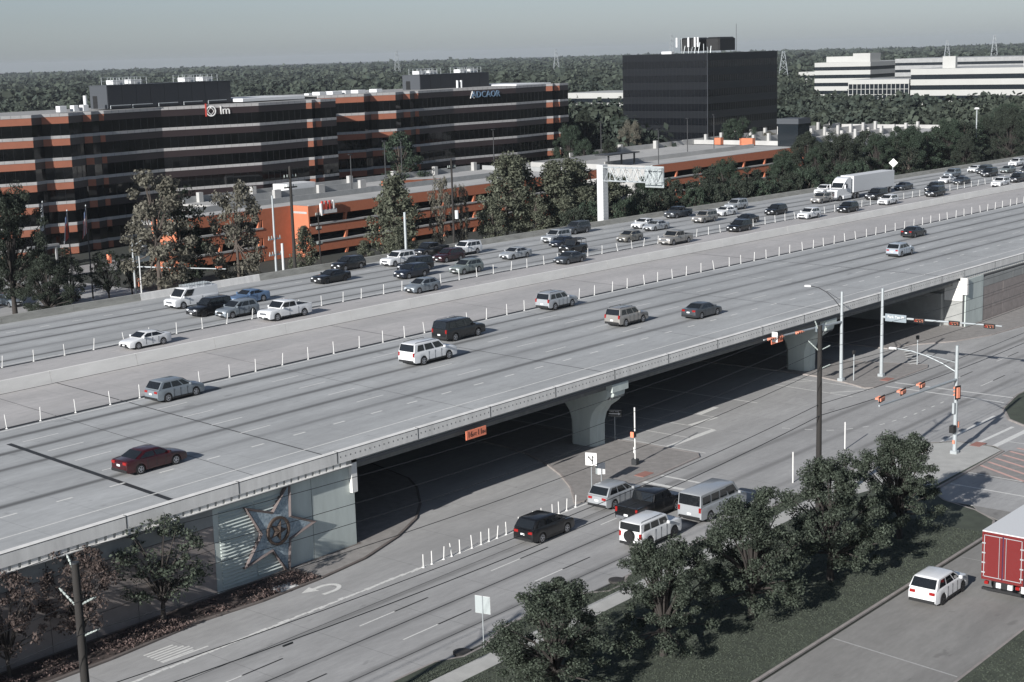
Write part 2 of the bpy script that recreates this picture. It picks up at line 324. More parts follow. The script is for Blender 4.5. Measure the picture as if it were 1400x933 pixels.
# ------------------------------------------------------------------ street markings, each a part of the street
def mark(poly, m='paint_white', name='road_marking', z=.008, parent=street):
    return MB().add([(x, y, z) for x, y in poly], [tuple(range(len(poly)))]).build(name, m, parent)
def bar(x0, y0, x1, y1, w, m='paint_white', name='road_marking', z=.008, parent=street):
    d = Vector((x1-x0, y1-y0)).normalized(); nx, ny = -d.y*w/2, d.x*w/2
    return mark([(x0-nx, y0-ny), (x1-nx, y1-ny), (x1+nx, y1+ny), (x0+nx, y0+ny)], m, name, z, parent)
dash_mesh = MB().quad((-1.5, -.06, 0), (1.5, -.06, 0), (1.5, .06, 0), (-1.5, .06, 0)).mesh('lane_dash', 'paint_white')
dash_black = MB().quad((-1.5, -.06, 0), (1.5, -.06, 0), (1.5, .06, 0), (-1.5, .06, 0)).mesh('lane_dash', 'paint_black')
for y in (60.05, 63.72):
    for k in range(-3, 4):
        x = 61.6+12.2*k
        if x < 95: link('lane_dash', dash_mesh, street, (x, y, .008)); link('lane_dash', dash_black, street, (x+3.05, y, .008))
for y in (59.65, 63.1):
    for k in range(0, 10): link('lane_dash', dash_mesh, street, (143.6+12.2*k, y, .008)); link('lane_dash', dash_black, street, (146.6+12.2*k, y, .008))
# edge line made of worn buttons along the turn lane
mb = MB(); r2 = random.Random(3)
for i in range(120):
    x = 34+i*.46
    if x > 69.8: break
    w = .10+.09*r2.random(); yy = 68.0+r2.uniform(-.05, .05); mb.quad((x, yy-w, .009), (x+.44, yy-w*r2.uniform(.6, 1.1), .009), (x+.44, yy+w*r2.uniform(.6, 1.1), .009), (x, yy+w, .009))
mb.build('button_line', 'paint_white', street, kind='stuff')
bar(69.6, 67.98, 88.2, 67.75, .2)
for i in range(6): bar(49.4, 69.05+i*.32, 51.7+.25*math.sin(i), 69.0+i*.32, .17)
bar(49.4, 68.9, 52.6, 68.75, .16)
# u-turn arrow
arr = []
for i in range(13): a = math.pi*i/12-math.pi/2; arr.append((63.6+1.5*math.cos(a)*1.0, 70.2+.62*math.sin(a)))
out = [(62.6, 69.46)]+[(63.5+1.05*math.cos(math.pi*i/12-math.pi/2), 70.2+.80*math.sin(math.pi*i/12-math.pi/2)) for i in range(13)]+[(62.9, 71.0)]
inn = [(62.6, 69.76)]+[(63.5+.72*math.cos(math.pi*i/12-math.pi/2), 70.2+.50*math.sin(math.pi*i/12-math.pi/2)) for i in range(13)]+[(62.9, 70.7)]
mb = MB(); vs_ = [(x, y, .009) for x, y in out+inn]; k = len(out); mb.add(vs_, [(i, i+1, k+i+1, k+i) for i in range(k-1)])
mb.add([(62.95, 70.35, .0095), (62.95, 71.35, .0095), (61.9, 70.9, .0095)], [(0, 1, 2)]); mb.build('turn_arrow', 'paint_white', street)
# crossings and stop lines
for a in ((97.5, 56.2, 97.7, 67.5, .3), (95.3, 56.2, 95.4, 67.6, .5), (105.5, 68.3, 105.6, 147, .14), (109.1, 72.2, 109.6, 147, .14), (112.8, 72.0, 112.9, 147, .14), (116.8, 74.4, 116.9, 147, .12), (123.9, 74.3, 124.2, 147, .2),
          (105.6, 72.1, 112.7, 72.05, .6), (112.8, 74.8, 116.8, 74.4, .5), (116.9, 76.4, 120.2, 76.6, .6), (138.9, 54.6, 139.1, 67.4, .3), (136.5, 55.0, 137.1, 67.4, .3),
          (131.1, 67.9, 131.9, 77.6, .16), (135.1, 68.9, 135.6, 77.1, .14), (132.2, 78.0, 135.3, 74.7, .16), (131.6, 70.6, 134.5, 68.0, .2), (119.6, 53.6, 131.1, 53.6, .35), (120.1, 51.0, 128.1, 50.7, .35), (120.1, 49.4, 128.1, 49.2, .55),
          (108.2, 40.6, 108.4, 47.7, .18), (123.0, 43, 123.0, 49, .12)): bar(*a)
for i, (x, y) in enumerate(((116.7, 67.0), (117.4, 65.1), (118.2, 63.4), (119.6, 62.2), (121.1, 61.4), (122.7, 60.6), (124.5, 60.3), (126.3, 60.1), (128.0, 59.9), (129.7, 59.9), (131.5, 59.8), (133.5, 59.8))):
    nx, ny = ((.45, -1.2), (.45, -1), (.7, -.8), (.9, -.5), (1, -.4), (1, -.2), (1, -.1), (1, 0), (1, 0), (1, 0), (1, 0), (1, 0))[i]; q = math.hypot(nx, ny)
    bar(x-nx/q*.35, y-ny/q*.35, x+nx/q*.35, y+ny/q*.35, .14)
for i in range(6): bar(112.0+i*1.55, 43.2-.2*i, 114.6+i*1.35, 47.9-.06*i, .3, 'paint_pink', z=.012)
mark([(111.6, 42.4), (120.4, 42.4), (120.4, 47.9), (111.9, 47.9)], 'brick_red' if False else 'island_paving', 'painted_gore', .006)
bar(111.9, 42.6, 112.1, 47.9, .14, z=.012)
for i in range(9): bar(147.6+i*1.12, 69.9+i*.66, 148.9+i*1.05, 69.3+i*.72, .32, z=.138)
for (x, y) in ((96.9, 68.6), (139.6, 68.5), (115.6, 53.6), (120.3, 50.6)): MB().box(x-.75, x+.75, y-.45, y+.45, .1, .14).build('tactile_paving', 'red_tile', street)
# seams and tar lines
for a in ((20, 58.2, 95, 58.15, .07), (20, 62.0, 96, 61.9, .10), (20, 65.7, 96, 65.75, .05)): bar(*a, 'tar', 'tar_seam', .007)
bar(92.6, 31.9, 92.6, 39.9, .05, 'paint_worn', 'tar_seam', .007); bar(74.0, 31.9, 75.0, 39.9, .12, 'paint_worn', 'tar_seam', .007)
# ================================================================== freeway
XA, XB = -20, 520
xs = frange(XA, XB, 6)
def strip(xs_, y0, y1, zoff0, zoff1, ztopf=zroad):
    """solid strip that follows the crest of the road between two heights below/above it"""
    mb = MB(); vs_ = []
    for x in xs_: z = ztopf(x); vs_ += [(x, y0, z+zoff0), (x, y1, z+zoff0), (x, y1, z+zoff1), (x, y0, z+zoff1)]
    fs = [(0, 1, 2, 3), tuple(4*(len(xs_)-1)+i for i in (3, 2, 1, 0))]
    for i in range(len(xs_)-1):
        a, b = 4*i, 4*i+4
        for k in range(4): j = (k+1) % 4; fs.append((a+k, b+k, b+j, a+j))
    return mb.add(vs_, fs)
freeway = strip(xs, 75.05, 148.2, -.3, 0).build('freeway_road', 'freeway_paving', kind='structure')
def lineon(y0, w, x0=XA, x1=XB, m='paint_white', z=.009, name='edge_line'):
    mb = MB(); p = frange(x0, x1, 6); vs_ = []
    for x in p: vs_ += [(x, y0-w/2, zroad(x)+z), (x, y0+w/2, zroad(x)+z)]
    mb.add(vs_, [(2*i, 2*i+2, 2*i+3, 2*i+1) for i in range(len(p)-1)]); return mb.build(name, m, freeway)
lineon(79.35, .16); lineon(103.25, .2); lineon(104.6, .12, m='paint_worn'); lineon(126.45, .2); lineon(125.2, .12, m='paint_worn'); lineon(144.95, .16, m='paint_worn')
lineon(103.9, .55, m='tar', z=.006, name='tar_seam'); lineon(125.75, .5, m='tar', z=.006, name='tar_seam'); lineon(115.32, .16, m='tar', z=.006, name='tar_seam')
dash_f = MB().quad((-1.52, -.075, 0), (1.52, -.075, 0), (1.52, .075, 0), (-1.52, .075, 0)).mesh('lane_dash', 'paint_white')
dash_w = MB().quad((-1.52, -.06, 0), (1.52, -.06, 0), (1.52, .06, 0), (-1.52, .06, 0)).mesh('lane_dash', 'paint_worn')
dash_s = MB().quad((-.6, -.11, 0), (.6, -.11, 0), (.6, .11, 0), (-.6, .11, 0)).mesh('lane_dash', 'paint_white')
def dashes(y, x0, step, x1, me):
    x = x0
    while x < x1:
        o = link('lane_dash', me, freeway, (x, y, zroad(x)+.010)); o.rotation_euler = (0, -math.atan((zroad(x+1)-zroad(x-1))/2), 0); x += step
dashes(83.2, 49.1-12.2, 4.05, 230, dash_s)
for y, x0 in ((99.0, 61.6), (95.0, 61.1), (91.0, 60.7), (87.1, 60.2)): dashes(y, x0-12.2, 12.2, 250, dash_f)
for y, x0 in ((142.05, 86.0), (138.1, 88.5), (134.2, 87.6), (130.3, 86.6)): dashes(y, x0, 4.05 if y > 142 else 12.2, 330, dash_s if y > 142 else dash_w)
for x0, w, m in ((57.2, .42, 'tar'), (64.0, .06, 'joint'), (70.3, .14, 'joint'), (86.5, .05, 'joint'), (103.3, .10, 'joint'), (121.5, .05, 'joint'), (142.2, .10, 'joint'), (157, .05, 'joint'), (171.2, .16, 'joint'), (190, .06, 'joint'), (206, .06, 'joint'), (222, .06, 'joint')):
    mb = MB(); p = frange(75.2, 147.8, 8); vs_ = []
    for y in p: x = x0+.095*(y-79); vs_ += [(x-w/2, y, zroad(x)+.007), (x+w/2, y, zroad(x)+.007)]
    ya, yb = (78, 101.8) if w > .4 else (75, 115)
    sel = [i for i, y in enumerate(p) if ya-9 < y < yb+1]; mb.add(vs_, [(2*i, 2*i+1, 2*i+3, 2*i+2) for i in sel[:-1]]); mb.build('expansion_joint', m, freeway)
# embankments behind the retaining walls
MB().prism([(-40, 75.45), (70.9, 75.45), (70.9, 147.9), (-40, 147.9)], -.2, lambda x, y: zroad(x)-.32).build('embankment', 'wall_grey', kind='structure')
mbx = strip(frange(171.2, XB, 10), 74.5, 147.9, -12, -.32); mbx.build('embankment', 'wall_grey', kind='structure')
# ================================================================== overpass
bridge = thing('overpass', 'pale concrete overpass carrying the freeway across the street', 'bridge', (0, 0, 0))
XBR = frange(70.9, 171.1, 6)
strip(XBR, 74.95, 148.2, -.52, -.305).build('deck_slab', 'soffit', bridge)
for i in range(14): strip(XBR, 75.6+i*5.45, 76.1+i*5.45 if i else 76.2, -1.04, -.525).build('girder', 'girder', bridge)
def pier(xc, yc, first):
    p = link('pier', None, bridge); mb = MB(); zt = zroad(xc)-1.06
    prof = [(0, 1.35, 1.0), (.2, 1.35, 1.0), (2.2, 1.38, 1.0), (3.0, 1.6, 1.02), (3.7, 2.1, 1.06), (4.2, 2.8, 1.12), (zt-.55, 3.4, 1.2), (zt, 3.5, 1.22)]
    rings = []
    for z, wy, wx in prof:
        c = .42; rings.append([(xc-wx, yc-wy+c, z), (xc-wx+c, yc-wy, z), (xc+wx-c, yc-wy, z), (xc+wx, yc-wy+c, z), (xc+wx, yc+wy-c, z), (xc+wx-c, yc+wy, z), (xc-wx+c, yc+wy, z), (xc-wx, yc+wy-c, z)])
    vs_ = [v for r in rings for v in r]; fs = [tuple(range(7, -1, -1)), tuple(range(len(vs_)-8, len(vs_)))]
    for k in range(len(rings)-1):
        for i in range(8): j = (i+1) % 8; fs.append((8*k+i, 8*k+j, 8*k+8+j, 8*k+8+i))
    mb.add(vs_, fs).build('column', 'wall_green', p, smooth=25)
    if first:
        q = MB(); q.prism([(xc-1.15, 74.85), (xc+1.15, 74.85), (xc+1.15, 75.55), (xc-1.15, 75.55)], zt-.15, zroad(xc)-.53); q.build('cap_end', 'wall_green', p)
for xc in (102.4, 139.6):
    for k in range(6): pier(xc, 78.4+k*12.8, k == 0)
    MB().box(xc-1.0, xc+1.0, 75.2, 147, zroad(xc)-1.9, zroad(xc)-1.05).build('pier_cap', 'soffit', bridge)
for xa, xb, yf in ((70.7, 70.9, 75.4), (171.1, 171.4, 74.4)):
    MB().box(xa, xb, yf, 147.8, -.1, zroad((xa+xb)/2)-.53).build('abutment_wall', 'wall_grey', bridge)
MB().box(170.9, 171.15, 74.35, 76.6, 3.2, zroad(171)-.4).build('abutment_fin', 'pale_concrete', bridge)
MB().box(170.2, 171.05, 76.7, 147.5, 0, 4.0).build('bearing_shelf', 'wall_grey', bridge)
# near parapet in cast segments
parapet = thing('parapet', 'pale concrete bridge parapet with a row of small drain holes', 'parapet')
def para_seg(x0, x1, style):
    p = frange(x0+.025, x1-.025, 3); mb = MB(); vs_ = []; prof = ((74.6, -.85), (74.6, -.02), (74.63, 0), (75.02, .0), (75.08, -.05), (75.2, -.8), (75.2, -.85)); n = len(prof)
    for x in p: vs_ += [(x, y, ztop(x)+z) for y, z in prof]
    fs = [tuple(range(n)), tuple(n*(len(p)-1)+i for i in range(n-1, -1, -1))]
    for i in range(len(p)-1):
        for k in range(n): j = (k+1) % n; fs.append((n*i+k, n*i+n+k, n*i+n+j, n*i+j))
    seg = mb.add(vs_, [f[::-1] for f in fs]).build('parapet_segment', 'pale_concrete', parapet)
    h = MB(); x = x0+.3
    while x < x1-.2:
        z = ztop(x)
        if style == 'hole': h.box(x-.035, x+.035, 74.592, 74.61, z-.48, z-.37)
        else: h.box(x-.17, x+.17, 74.45, 74.61, z-1.0, z-.78)
        x += .47 if style == 'hole' else .64
    if style == 'hole': h.build('drain_hole', 'hole', seg, kind='stuff')
    g = MB(); gp = frange(x0, x1, 3); vv = []
    for x in gp: vv += [(x, 74.592, ztop(x)-.075), (x, 74.592, ztop(x)-.035)]
    g.add(vv, [(2*i, 2*i+2, 2*i+3, 2*i+1) for i in range(len(gp)-1)]).build('groove', 'joint', seg)
    MB().box(x1-.035, x1+.035, 74.59, 74.9, ztop(x1)-.8, ztop(x1)+.004).build('joint_filler', 'joint', seg)
    return seg
x = 69.07
while x < 171: para_seg(x, min(x+8.05, 172), 'hole'); x += 8.05
x = 69.07
while x > 0: para_seg(x-8.7, x, 'none'); x -= 8.7
x = 172
while x < 330: para_seg(x, x+9, 'none'); x += 9
def dentils(x0, x1, parent):
    """course of small blocks with dark gaps under the parapet, over the wall"""
    strip(frange(x0, x1, 4), 74.72, 75.1, -1.34, -.855, ztop).build('cornice', 'wall_grey', parent)
    strip(frange(x0, x1, 4), 74.55, 75.1, -1.22, -1.16, ztop).build('cornice_lip', 'pale_concrete', parent)
    me = MB().box(-.22, .22, -.03, .12, -.16, .15).mesh('dentil', 'pale_concrete'); x = x0+.1
    while x < x1-.1: link('dentil', me, parent, (x, 74.70, ztop(x)-1.005)); x += .64
# ================================================================== retaining walls
wall_w = thing('retaining_wall', 'retaining wall of tan and grey panels behind the street trees', 'wall')
dentils(28, 70.4, wall_w)
strip(frange(-40, 58.4, 6), 75.2, 75.44, -30, -1.2, ztop).build('backing', 'joint', wall_w)
def panels(x0, x1, step, yf, parent, mats_, rows=(0, 1.55, 3.1, 4.65, 6.4)):
    r3 = random.Random(5); x = x0
    while x < x1-.1:
        for k in range(len(rows)-1):
            za, zb = rows[k], min(rows[k+1], ztop(x+step)-1.36)
            if zb-za < .2: continue
            d = r3.uniform(0, .015); MB().box(x+.02, x+step-.02, yf-d, yf+.15, za+.02, zb-.02).build('panel', mats_[0 if (k < len(rows)-2) else 1], parent)
        x += step
panels(28.0, 58.5, 3.05, 75.1, wall_w, ('wall_tan', 'wall_grey'))
wall_m = thing('mural_wall', 'smooth grey-green end wall that carries the big star', 'wall')
strip(frange(58.5, 66.95, 4), 75.1, 75.4, -30, -1.2, ztop).build('panel', 'wall_green', wall_m)
strip(frange(67.0, 70.98, 4), 75.1, 75.4, -30, -.86, ztop).build('panel', 'wall_green', wall_m)
MB().box(66.955, 66.995, 75.13, 75.3, 0, 6).build('panel_joint', 'joint', wall_m)
MB().box(70.55, 71.06, 74.82, 75.09, 3.95, 6.38).build('corner_fin', 'pale_concrete', wall_m)
MB().box(68.9, 71.06, 74.82, 75.09, 6.1, 6.39).build('corner_beam', 'pale_concrete', wall_m)
rib = MB(); rib.add([(-.5, 0, 0), (.5, 0, 0), (.5, -.13, .05), (-.5, -.13, .05), (.5, -.0, .17), (-.5, -.0, .17)], [(0, 1, 2, 3), (3, 2, 4, 5), (0, 3, 5), (1, 4, 2)]); rib_me = rib.mesh('rib', 'wall_green')
for i in range(22):
    z = .35+i*.235
    for xa, xb in ((58.95, 61.75), (61.9, 64.6)):
        if xb > 62 and 2.4 < z < 4.3: continue
        o = link('rib', rib_me, wall_m, ((xa+xb)/2, 75.1, z)); o.scale = (xb-xa, 1, 1)
for k in range(40):
    x = 173.2+k*3.05
    if x > 250: break
wall_e = thing('retaining_wall', 'long panelled retaining wall beyond the far end of the bridge', 'wall')
dentils(172.4, 260, wall_e)
strip(frange(171.2, 330, 6), 74.2, 74.44, -30, -1.2, ztop).build('backing', 'joint', wall_e)
MB().box(171.25, 176.3, 74.05, 74.25, 0, 5.75).build('end_panel', 'wall_green', wall_e)
panels(176.35, 262, 3.05, 74.1, wall_e, ('wall_tan', 'wall_grey'), (0, 1.4, 2.8, 4.2, 6))
MB().box(170.85, 171.3, 73.75, 74.6, 4.0, 6.0).build('corner_fin', 'pale_concrete', wall_e)
wall_f = thing('retaining_wall', 'far retaining wall under the outer freeway barrier', 'wall'); strip(frange(-20, 70, 9), 148.0, 148.25, -30, -.3).build('face', 'wall_grey', wall_f); strip(frange(172, XB, 9), 148.0, 148.25, -30, -.3).build('face', 'wall_grey', wall_f)
# ------------------------------------------------------------------ star relief
mat('star_blue', lin(172, 186, 192), .7, noise=.85, scale=5.5, dark=lin(92, 110, 124), detail=8)
mat('star_edge', lin(112, 102, 100), .75, noise=.3, scale=2)
mat('star_bronze', lin(84, 72, 64), .6, metal=.3)
def star_pts(R, r, a0, n=5): return [((R if i % 2 == 0 else r)*math.cos(a0+math.pi*i/n), (R if i % 2 == 0 else r)*math.sin(a0+math.pi*i/n)) for i in range(2*n)]
star = thing('star_relief', 'large raised five-pointed star in mottled blue with a rusty rim', 'star', (63.6, 75.1, 3.05))
A0 = R_(68)
outer, inner = star_pts(3.5, 1.42, A0), star_pts(3.02, 1.24, A0)
mb = MB(); n = 10; vs_ = [(x, -.02, z) for x, z in outer]+[(x, -.30, z) for x, z in outer]+[(x*.97, -.34, z*.97) for x, z in outer]+[(x, -.22, z) for x, z in inner]; fs = []
for k in range(3):
    for i in range(n): j = (i+1) % n; fs.append((k*n+i, k*n+j, (k+1)*n+j, (k+1)*n+i)[::-1])
mb.add(vs_, fs).build('rim', 'star_edge', star)
MB().add([(x, -.21, z) for x, z in inner]+[(0, -.26, 0)], [(i, 10, (i+1) % 10) for i in range(10)]).build('field', 'star_blue', star)
mb = MB(); 
for i in range(28):
    a, b = 2*math.pi*i/28, 2*math.pi*(i+1)/28
    for (r0, y0, r1, y1) in ((.98, -.24, .98, -.4), (.98, -.4, .82, -.4), (.82, -.4, .82, -.24)):
        mb.quad((r0*math.cos(a), y0, r0*math.sin(a)), (r0*math.cos(b), y0, r0*math.sin(b)), (r1*math.cos(b), y1, r1*math.sin(b)), (r1*math.cos(a), y1, r1*math.sin(a)))
mb.build('ring', 'star_bronze', star)
sp_ = star_pts(.80, .33, A0); MB().add([(x, -.3, z) for x, z in sp_]+[(0, -.52, 0)], [(i, 10, (i+1) % 10) for i in range(10)]).build('small_star', 'star_bronze', star)
# ------------------------------------------------------------------ median barrier, outer barrier
median = thing('median_barrier', 'sloped concrete barrier between the two freeway carriageways', 'barrier')
def jersey(x0, x1, yc, parent, m, h=1.07, base=.38, top=.12, name='barrier_segment'):
    p = frange(x0+.02, x1-.02, 4); vs_ = []; prof = ((-base, 0), (-base*.92, .1), (-top, h-.02), (-top+.03, h), (top-.03, h), (top, h-.02), (base*.92, .1), (base, 0)); n = len(prof)
    for x in p: vs_ += [(x, yc+y, zroad(x)+z) for y, z in prof]
    fs = [tuple(range(n)), tuple(n*(len(p)-1)+i for i in range(n-1, -1, -1))]
    for i in range(len(p)-1):
        for k in range(n): j = (k+1) % n; fs.append((n*i+k, n*i+n+k, n*i+n+j, n*i+j))
    return MB().add(vs_, [f[::-1] for f in fs]).build(name, m, parent)
x = 46.0
while x < 420: jersey(x, x+9.15, 115.85, median, 'barrier_concrete'); x += 9.15
outer_b = thing('outer_barrier', 'weathered low barrier along the outer edge of the freeway', 'barrier')
x = 70.0
while x < 440: jersey(x, x+9.15, 147.75, outer_b, 'pale_concrete' if 104 < x < 120 else 'stained_concrete', .82, .3, .14); x += 9.15
# ================================================================== vehicles (local frame: x forward, y left, z up, origin on the ground under the middle)
def wheel_mesh(r, w, rim):
    mb = MB(); n = 20; prof = ((r*.62, -w*.42), (r*.9, -w/2), (r, -w*.36), (r, w*.36), (r*.9, w/2), (r*.62, w*.42)); vs_ = []
    for rr, y in prof: vs_ += [(rr*math.cos(2*math.pi*i/n), y, rr*math.sin(2*math.pi*i/n)) for i in range(n)]
    fs = [(k*n+i, k*n+(i+1) % n, (k+1)*n+(i+1) % n, (k+1)*n+i) for k in range(5) for i in range(n)]+[tuple(range(n-1, -1, -1)), tuple(range(5*n, 6*n))]
    tyre = mb.add(vs_, [f[::-1] for f in fs]).mesh('tyre', 'tyre', 40)
    mb = MB(); R0 = r*.66
    for sgn in (-1, 1):
        y = sgn*w*.46
        ring = [(R0*math.cos(2*math.pi*i/n), y, R0*math.sin(2*math.pi*i/n)) for i in range(n)]+[(R0*.84*math.cos(2*math.pi*i/n), y*1.02, R0*.84*math.sin(2*math.pi*i/n)) for i in range(n)]
        mb.add(ring, [(i, (i+1) % n, n+(i+1) % n, n+i)[::sgn] for i in range(n)])
        for k in range(5):
            a = 2*math.pi*k/5; c, s_ = math.cos(a), math.sin(a); e = R0*.16
            mb.add([(e*-s_-.0*c, y*1.03, e*c), (e*s_, y*1.03, -e*c), (R0*.86*c+e*.8*s_, y*1.02, R0*.86*s_-e*.8*c), (R0*.86*c-e*.8*s_, y*1.02, R0*.86*s_+e*.8*c)], [(0, 1, 2, 3)[::-sgn]])
        mb.add([(R0*.28*math.cos(2*math.pi*i/8), y*1.04, R0*.28*math.sin(2*math.pi*i/8)) for i in range(8)], [tuple(range(8))[::-sgn]])
    return tyre, mb.mesh('rim', rim)
WHEELS = {}
def wheel(parent, x, y, r, w=.23, rim='rim'):
    k = (r, w, rim)
    if k not in WHEELS: WHEELS[k] = wheel_mesh(r, w, rim)
    t = link('wheel', WHEELS[k][0], parent, (x, y, r)); link('rim', WHEELS[k][1], t)
def interp(pts, x):
    if x <= pts[0][0]: return pts[0][1]
    for (a, b), (c, d) in zip(pts, pts[1:]):
        if x <= c: return b+(d-b)*(x-a)/(c-a)
    return pts[-1][1]
# kind: length, width, height, wheelbase, wheel radius, top line of the lower body [(x, z)], cabin (rear base, rear roof, front roof, front base), belt height, sill
KINDS = dict(
 sedan=dict(L=4.85, W=1.85, H=1.45, wb=2.8, r=.335, top=[(-2.43, .82), (-2.3, 1.02), (-1.7, 1.05), (-1, 1.0), (.9, .96), (1.2, .95), (2.0, .82), (2.3, .72), (2.43, .58)], cab=(-1.78, -.86, .28, 1.15), belt=.98, posts=(.02, .56), taper=.13),
 coupe=dict(L=5.0, W=1.92, H=1.45, wb=2.95, r=.36, top=[(-2.5, .85), (-2.38, 1.06), (-1.7, 1.08), (-1, 1.02), (.7, .98), (1.0, .98), (2.1, .92), (2.4, .84), (2.5, .62)], cab=(-1.85, -.95, .05, .85), belt=1.0, posts=(.0, .62), taper=.09),
 hatch=dict(L=4.45, W=1.8, H=1.56, wb=2.65, r=.335, top=[(-2.22, .8), (-2.15, 1.02), (-1.5, 1.08), (.9, .98), (1.2, .96), (1.9, .84), (2.12, .74), (2.22, .58)], cab=(-2.02, -1.25, .2, 1.15), belt=1.0, posts=(.02, .52), taper=.14),
 cuv=dict(L=4.62, W=1.86, H=1.68, wb=2.68, r=.355, top=[(-2.31, .8), (-2.24, 1.06), (-1.5, 1.10), (.9, 1.06), (1.15, 1.05), (1.95, .96), (2.2, .84), (2.31, .62)], cab=(-2.16, -1.72, .2, 1.08), belt=1.07, posts=(.02, .40, .74), taper=.11),
 suv=dict(L=4.85, W=1.92, H=1.80, wb=2.8, r=.375, top=[(-2.42, .82), (-2.38, 1.12), (-1.5, 1.15), (.9, 1.12), (1.1, 1.11), (2.05, 1.04), (2.32, .92), (2.42, .66)], cab=(-2.34, -2.12, .28, .98), belt=1.13, posts=(.02, .36, .70), taper=.07, rails=1),
 bigsuv=dict(L=5.45, W=2.02, H=1.94, wb=3.15, r=.39, top=[(-2.72, .84), (-2.68, 1.2), (-1.5, 1.22), (1.0, 1.2), (1.3, 1.19), (2.3, 1.12), (2.62, 1.0), (2.72, .7)], cab=(-2.66, -2.46, .55, 1.25), belt=1.21, posts=(.02, .34, .66), taper=.06, rails=1),
 boxsuv=dict(L=4.75, W=1.92, H=1.88, wb=2.85, r=.42, top=[(-2.36, .9), (-2.34, 1.25), (-1.5, 1.27), (.8, 1.26), (.95, 1.26), (2.2, 1.2), (2.33, 1.1), (2.37, .8)], cab=(-2.33, -2.26, .62, .9), belt=1.27, posts=(.02, .34, .66), taper=.04, rails=1, spare=1),
 jeep=dict(L=4.2, W=1.85, H=1.82, wb=2.45, r=.42, top=[(-2.05, .9), (-2.03, 1.15), (-1, 1.16), (.5, 1.16), (.7, 1.15), (1.95, 1.08), (2.03, 1.0), (2.08, .75)], cab=(-1.9, -1.85, .35, .62), belt=1.17, posts=(.02, .45), taper=.05, open=1),
 pickup=dict(L=5.85, W=2.04, H=1.90, wb=3.65, r=.40, top=[(-2.92, .92), (-2.9, 1.24), (-.9, 1.24), (1.2, 1.2), (1.5, 1.19), (2.55, 1.12), (2.8, 1.02), (2.92, .72)], cab=(-.95, -.72, .78, 1.45), belt=1.22, posts=(.02, .5), taper=.05, bed=1),
 van=dict(L=6.0, W=2.04, H=2.13, wb=3.65, r=.38, top=[(-3.0, .8), (-2.98, 1.2), (-1.5, 1.22), (1.8, 1.2), (2.0, 1.18), (2.75, 1.06), (2.93, .95), (3.0, .66)], cab=(-2.95, -2.86, 1.35, 2.1), belt=1.21, posts=(.72,), taper=.05, panelvan=1),
)
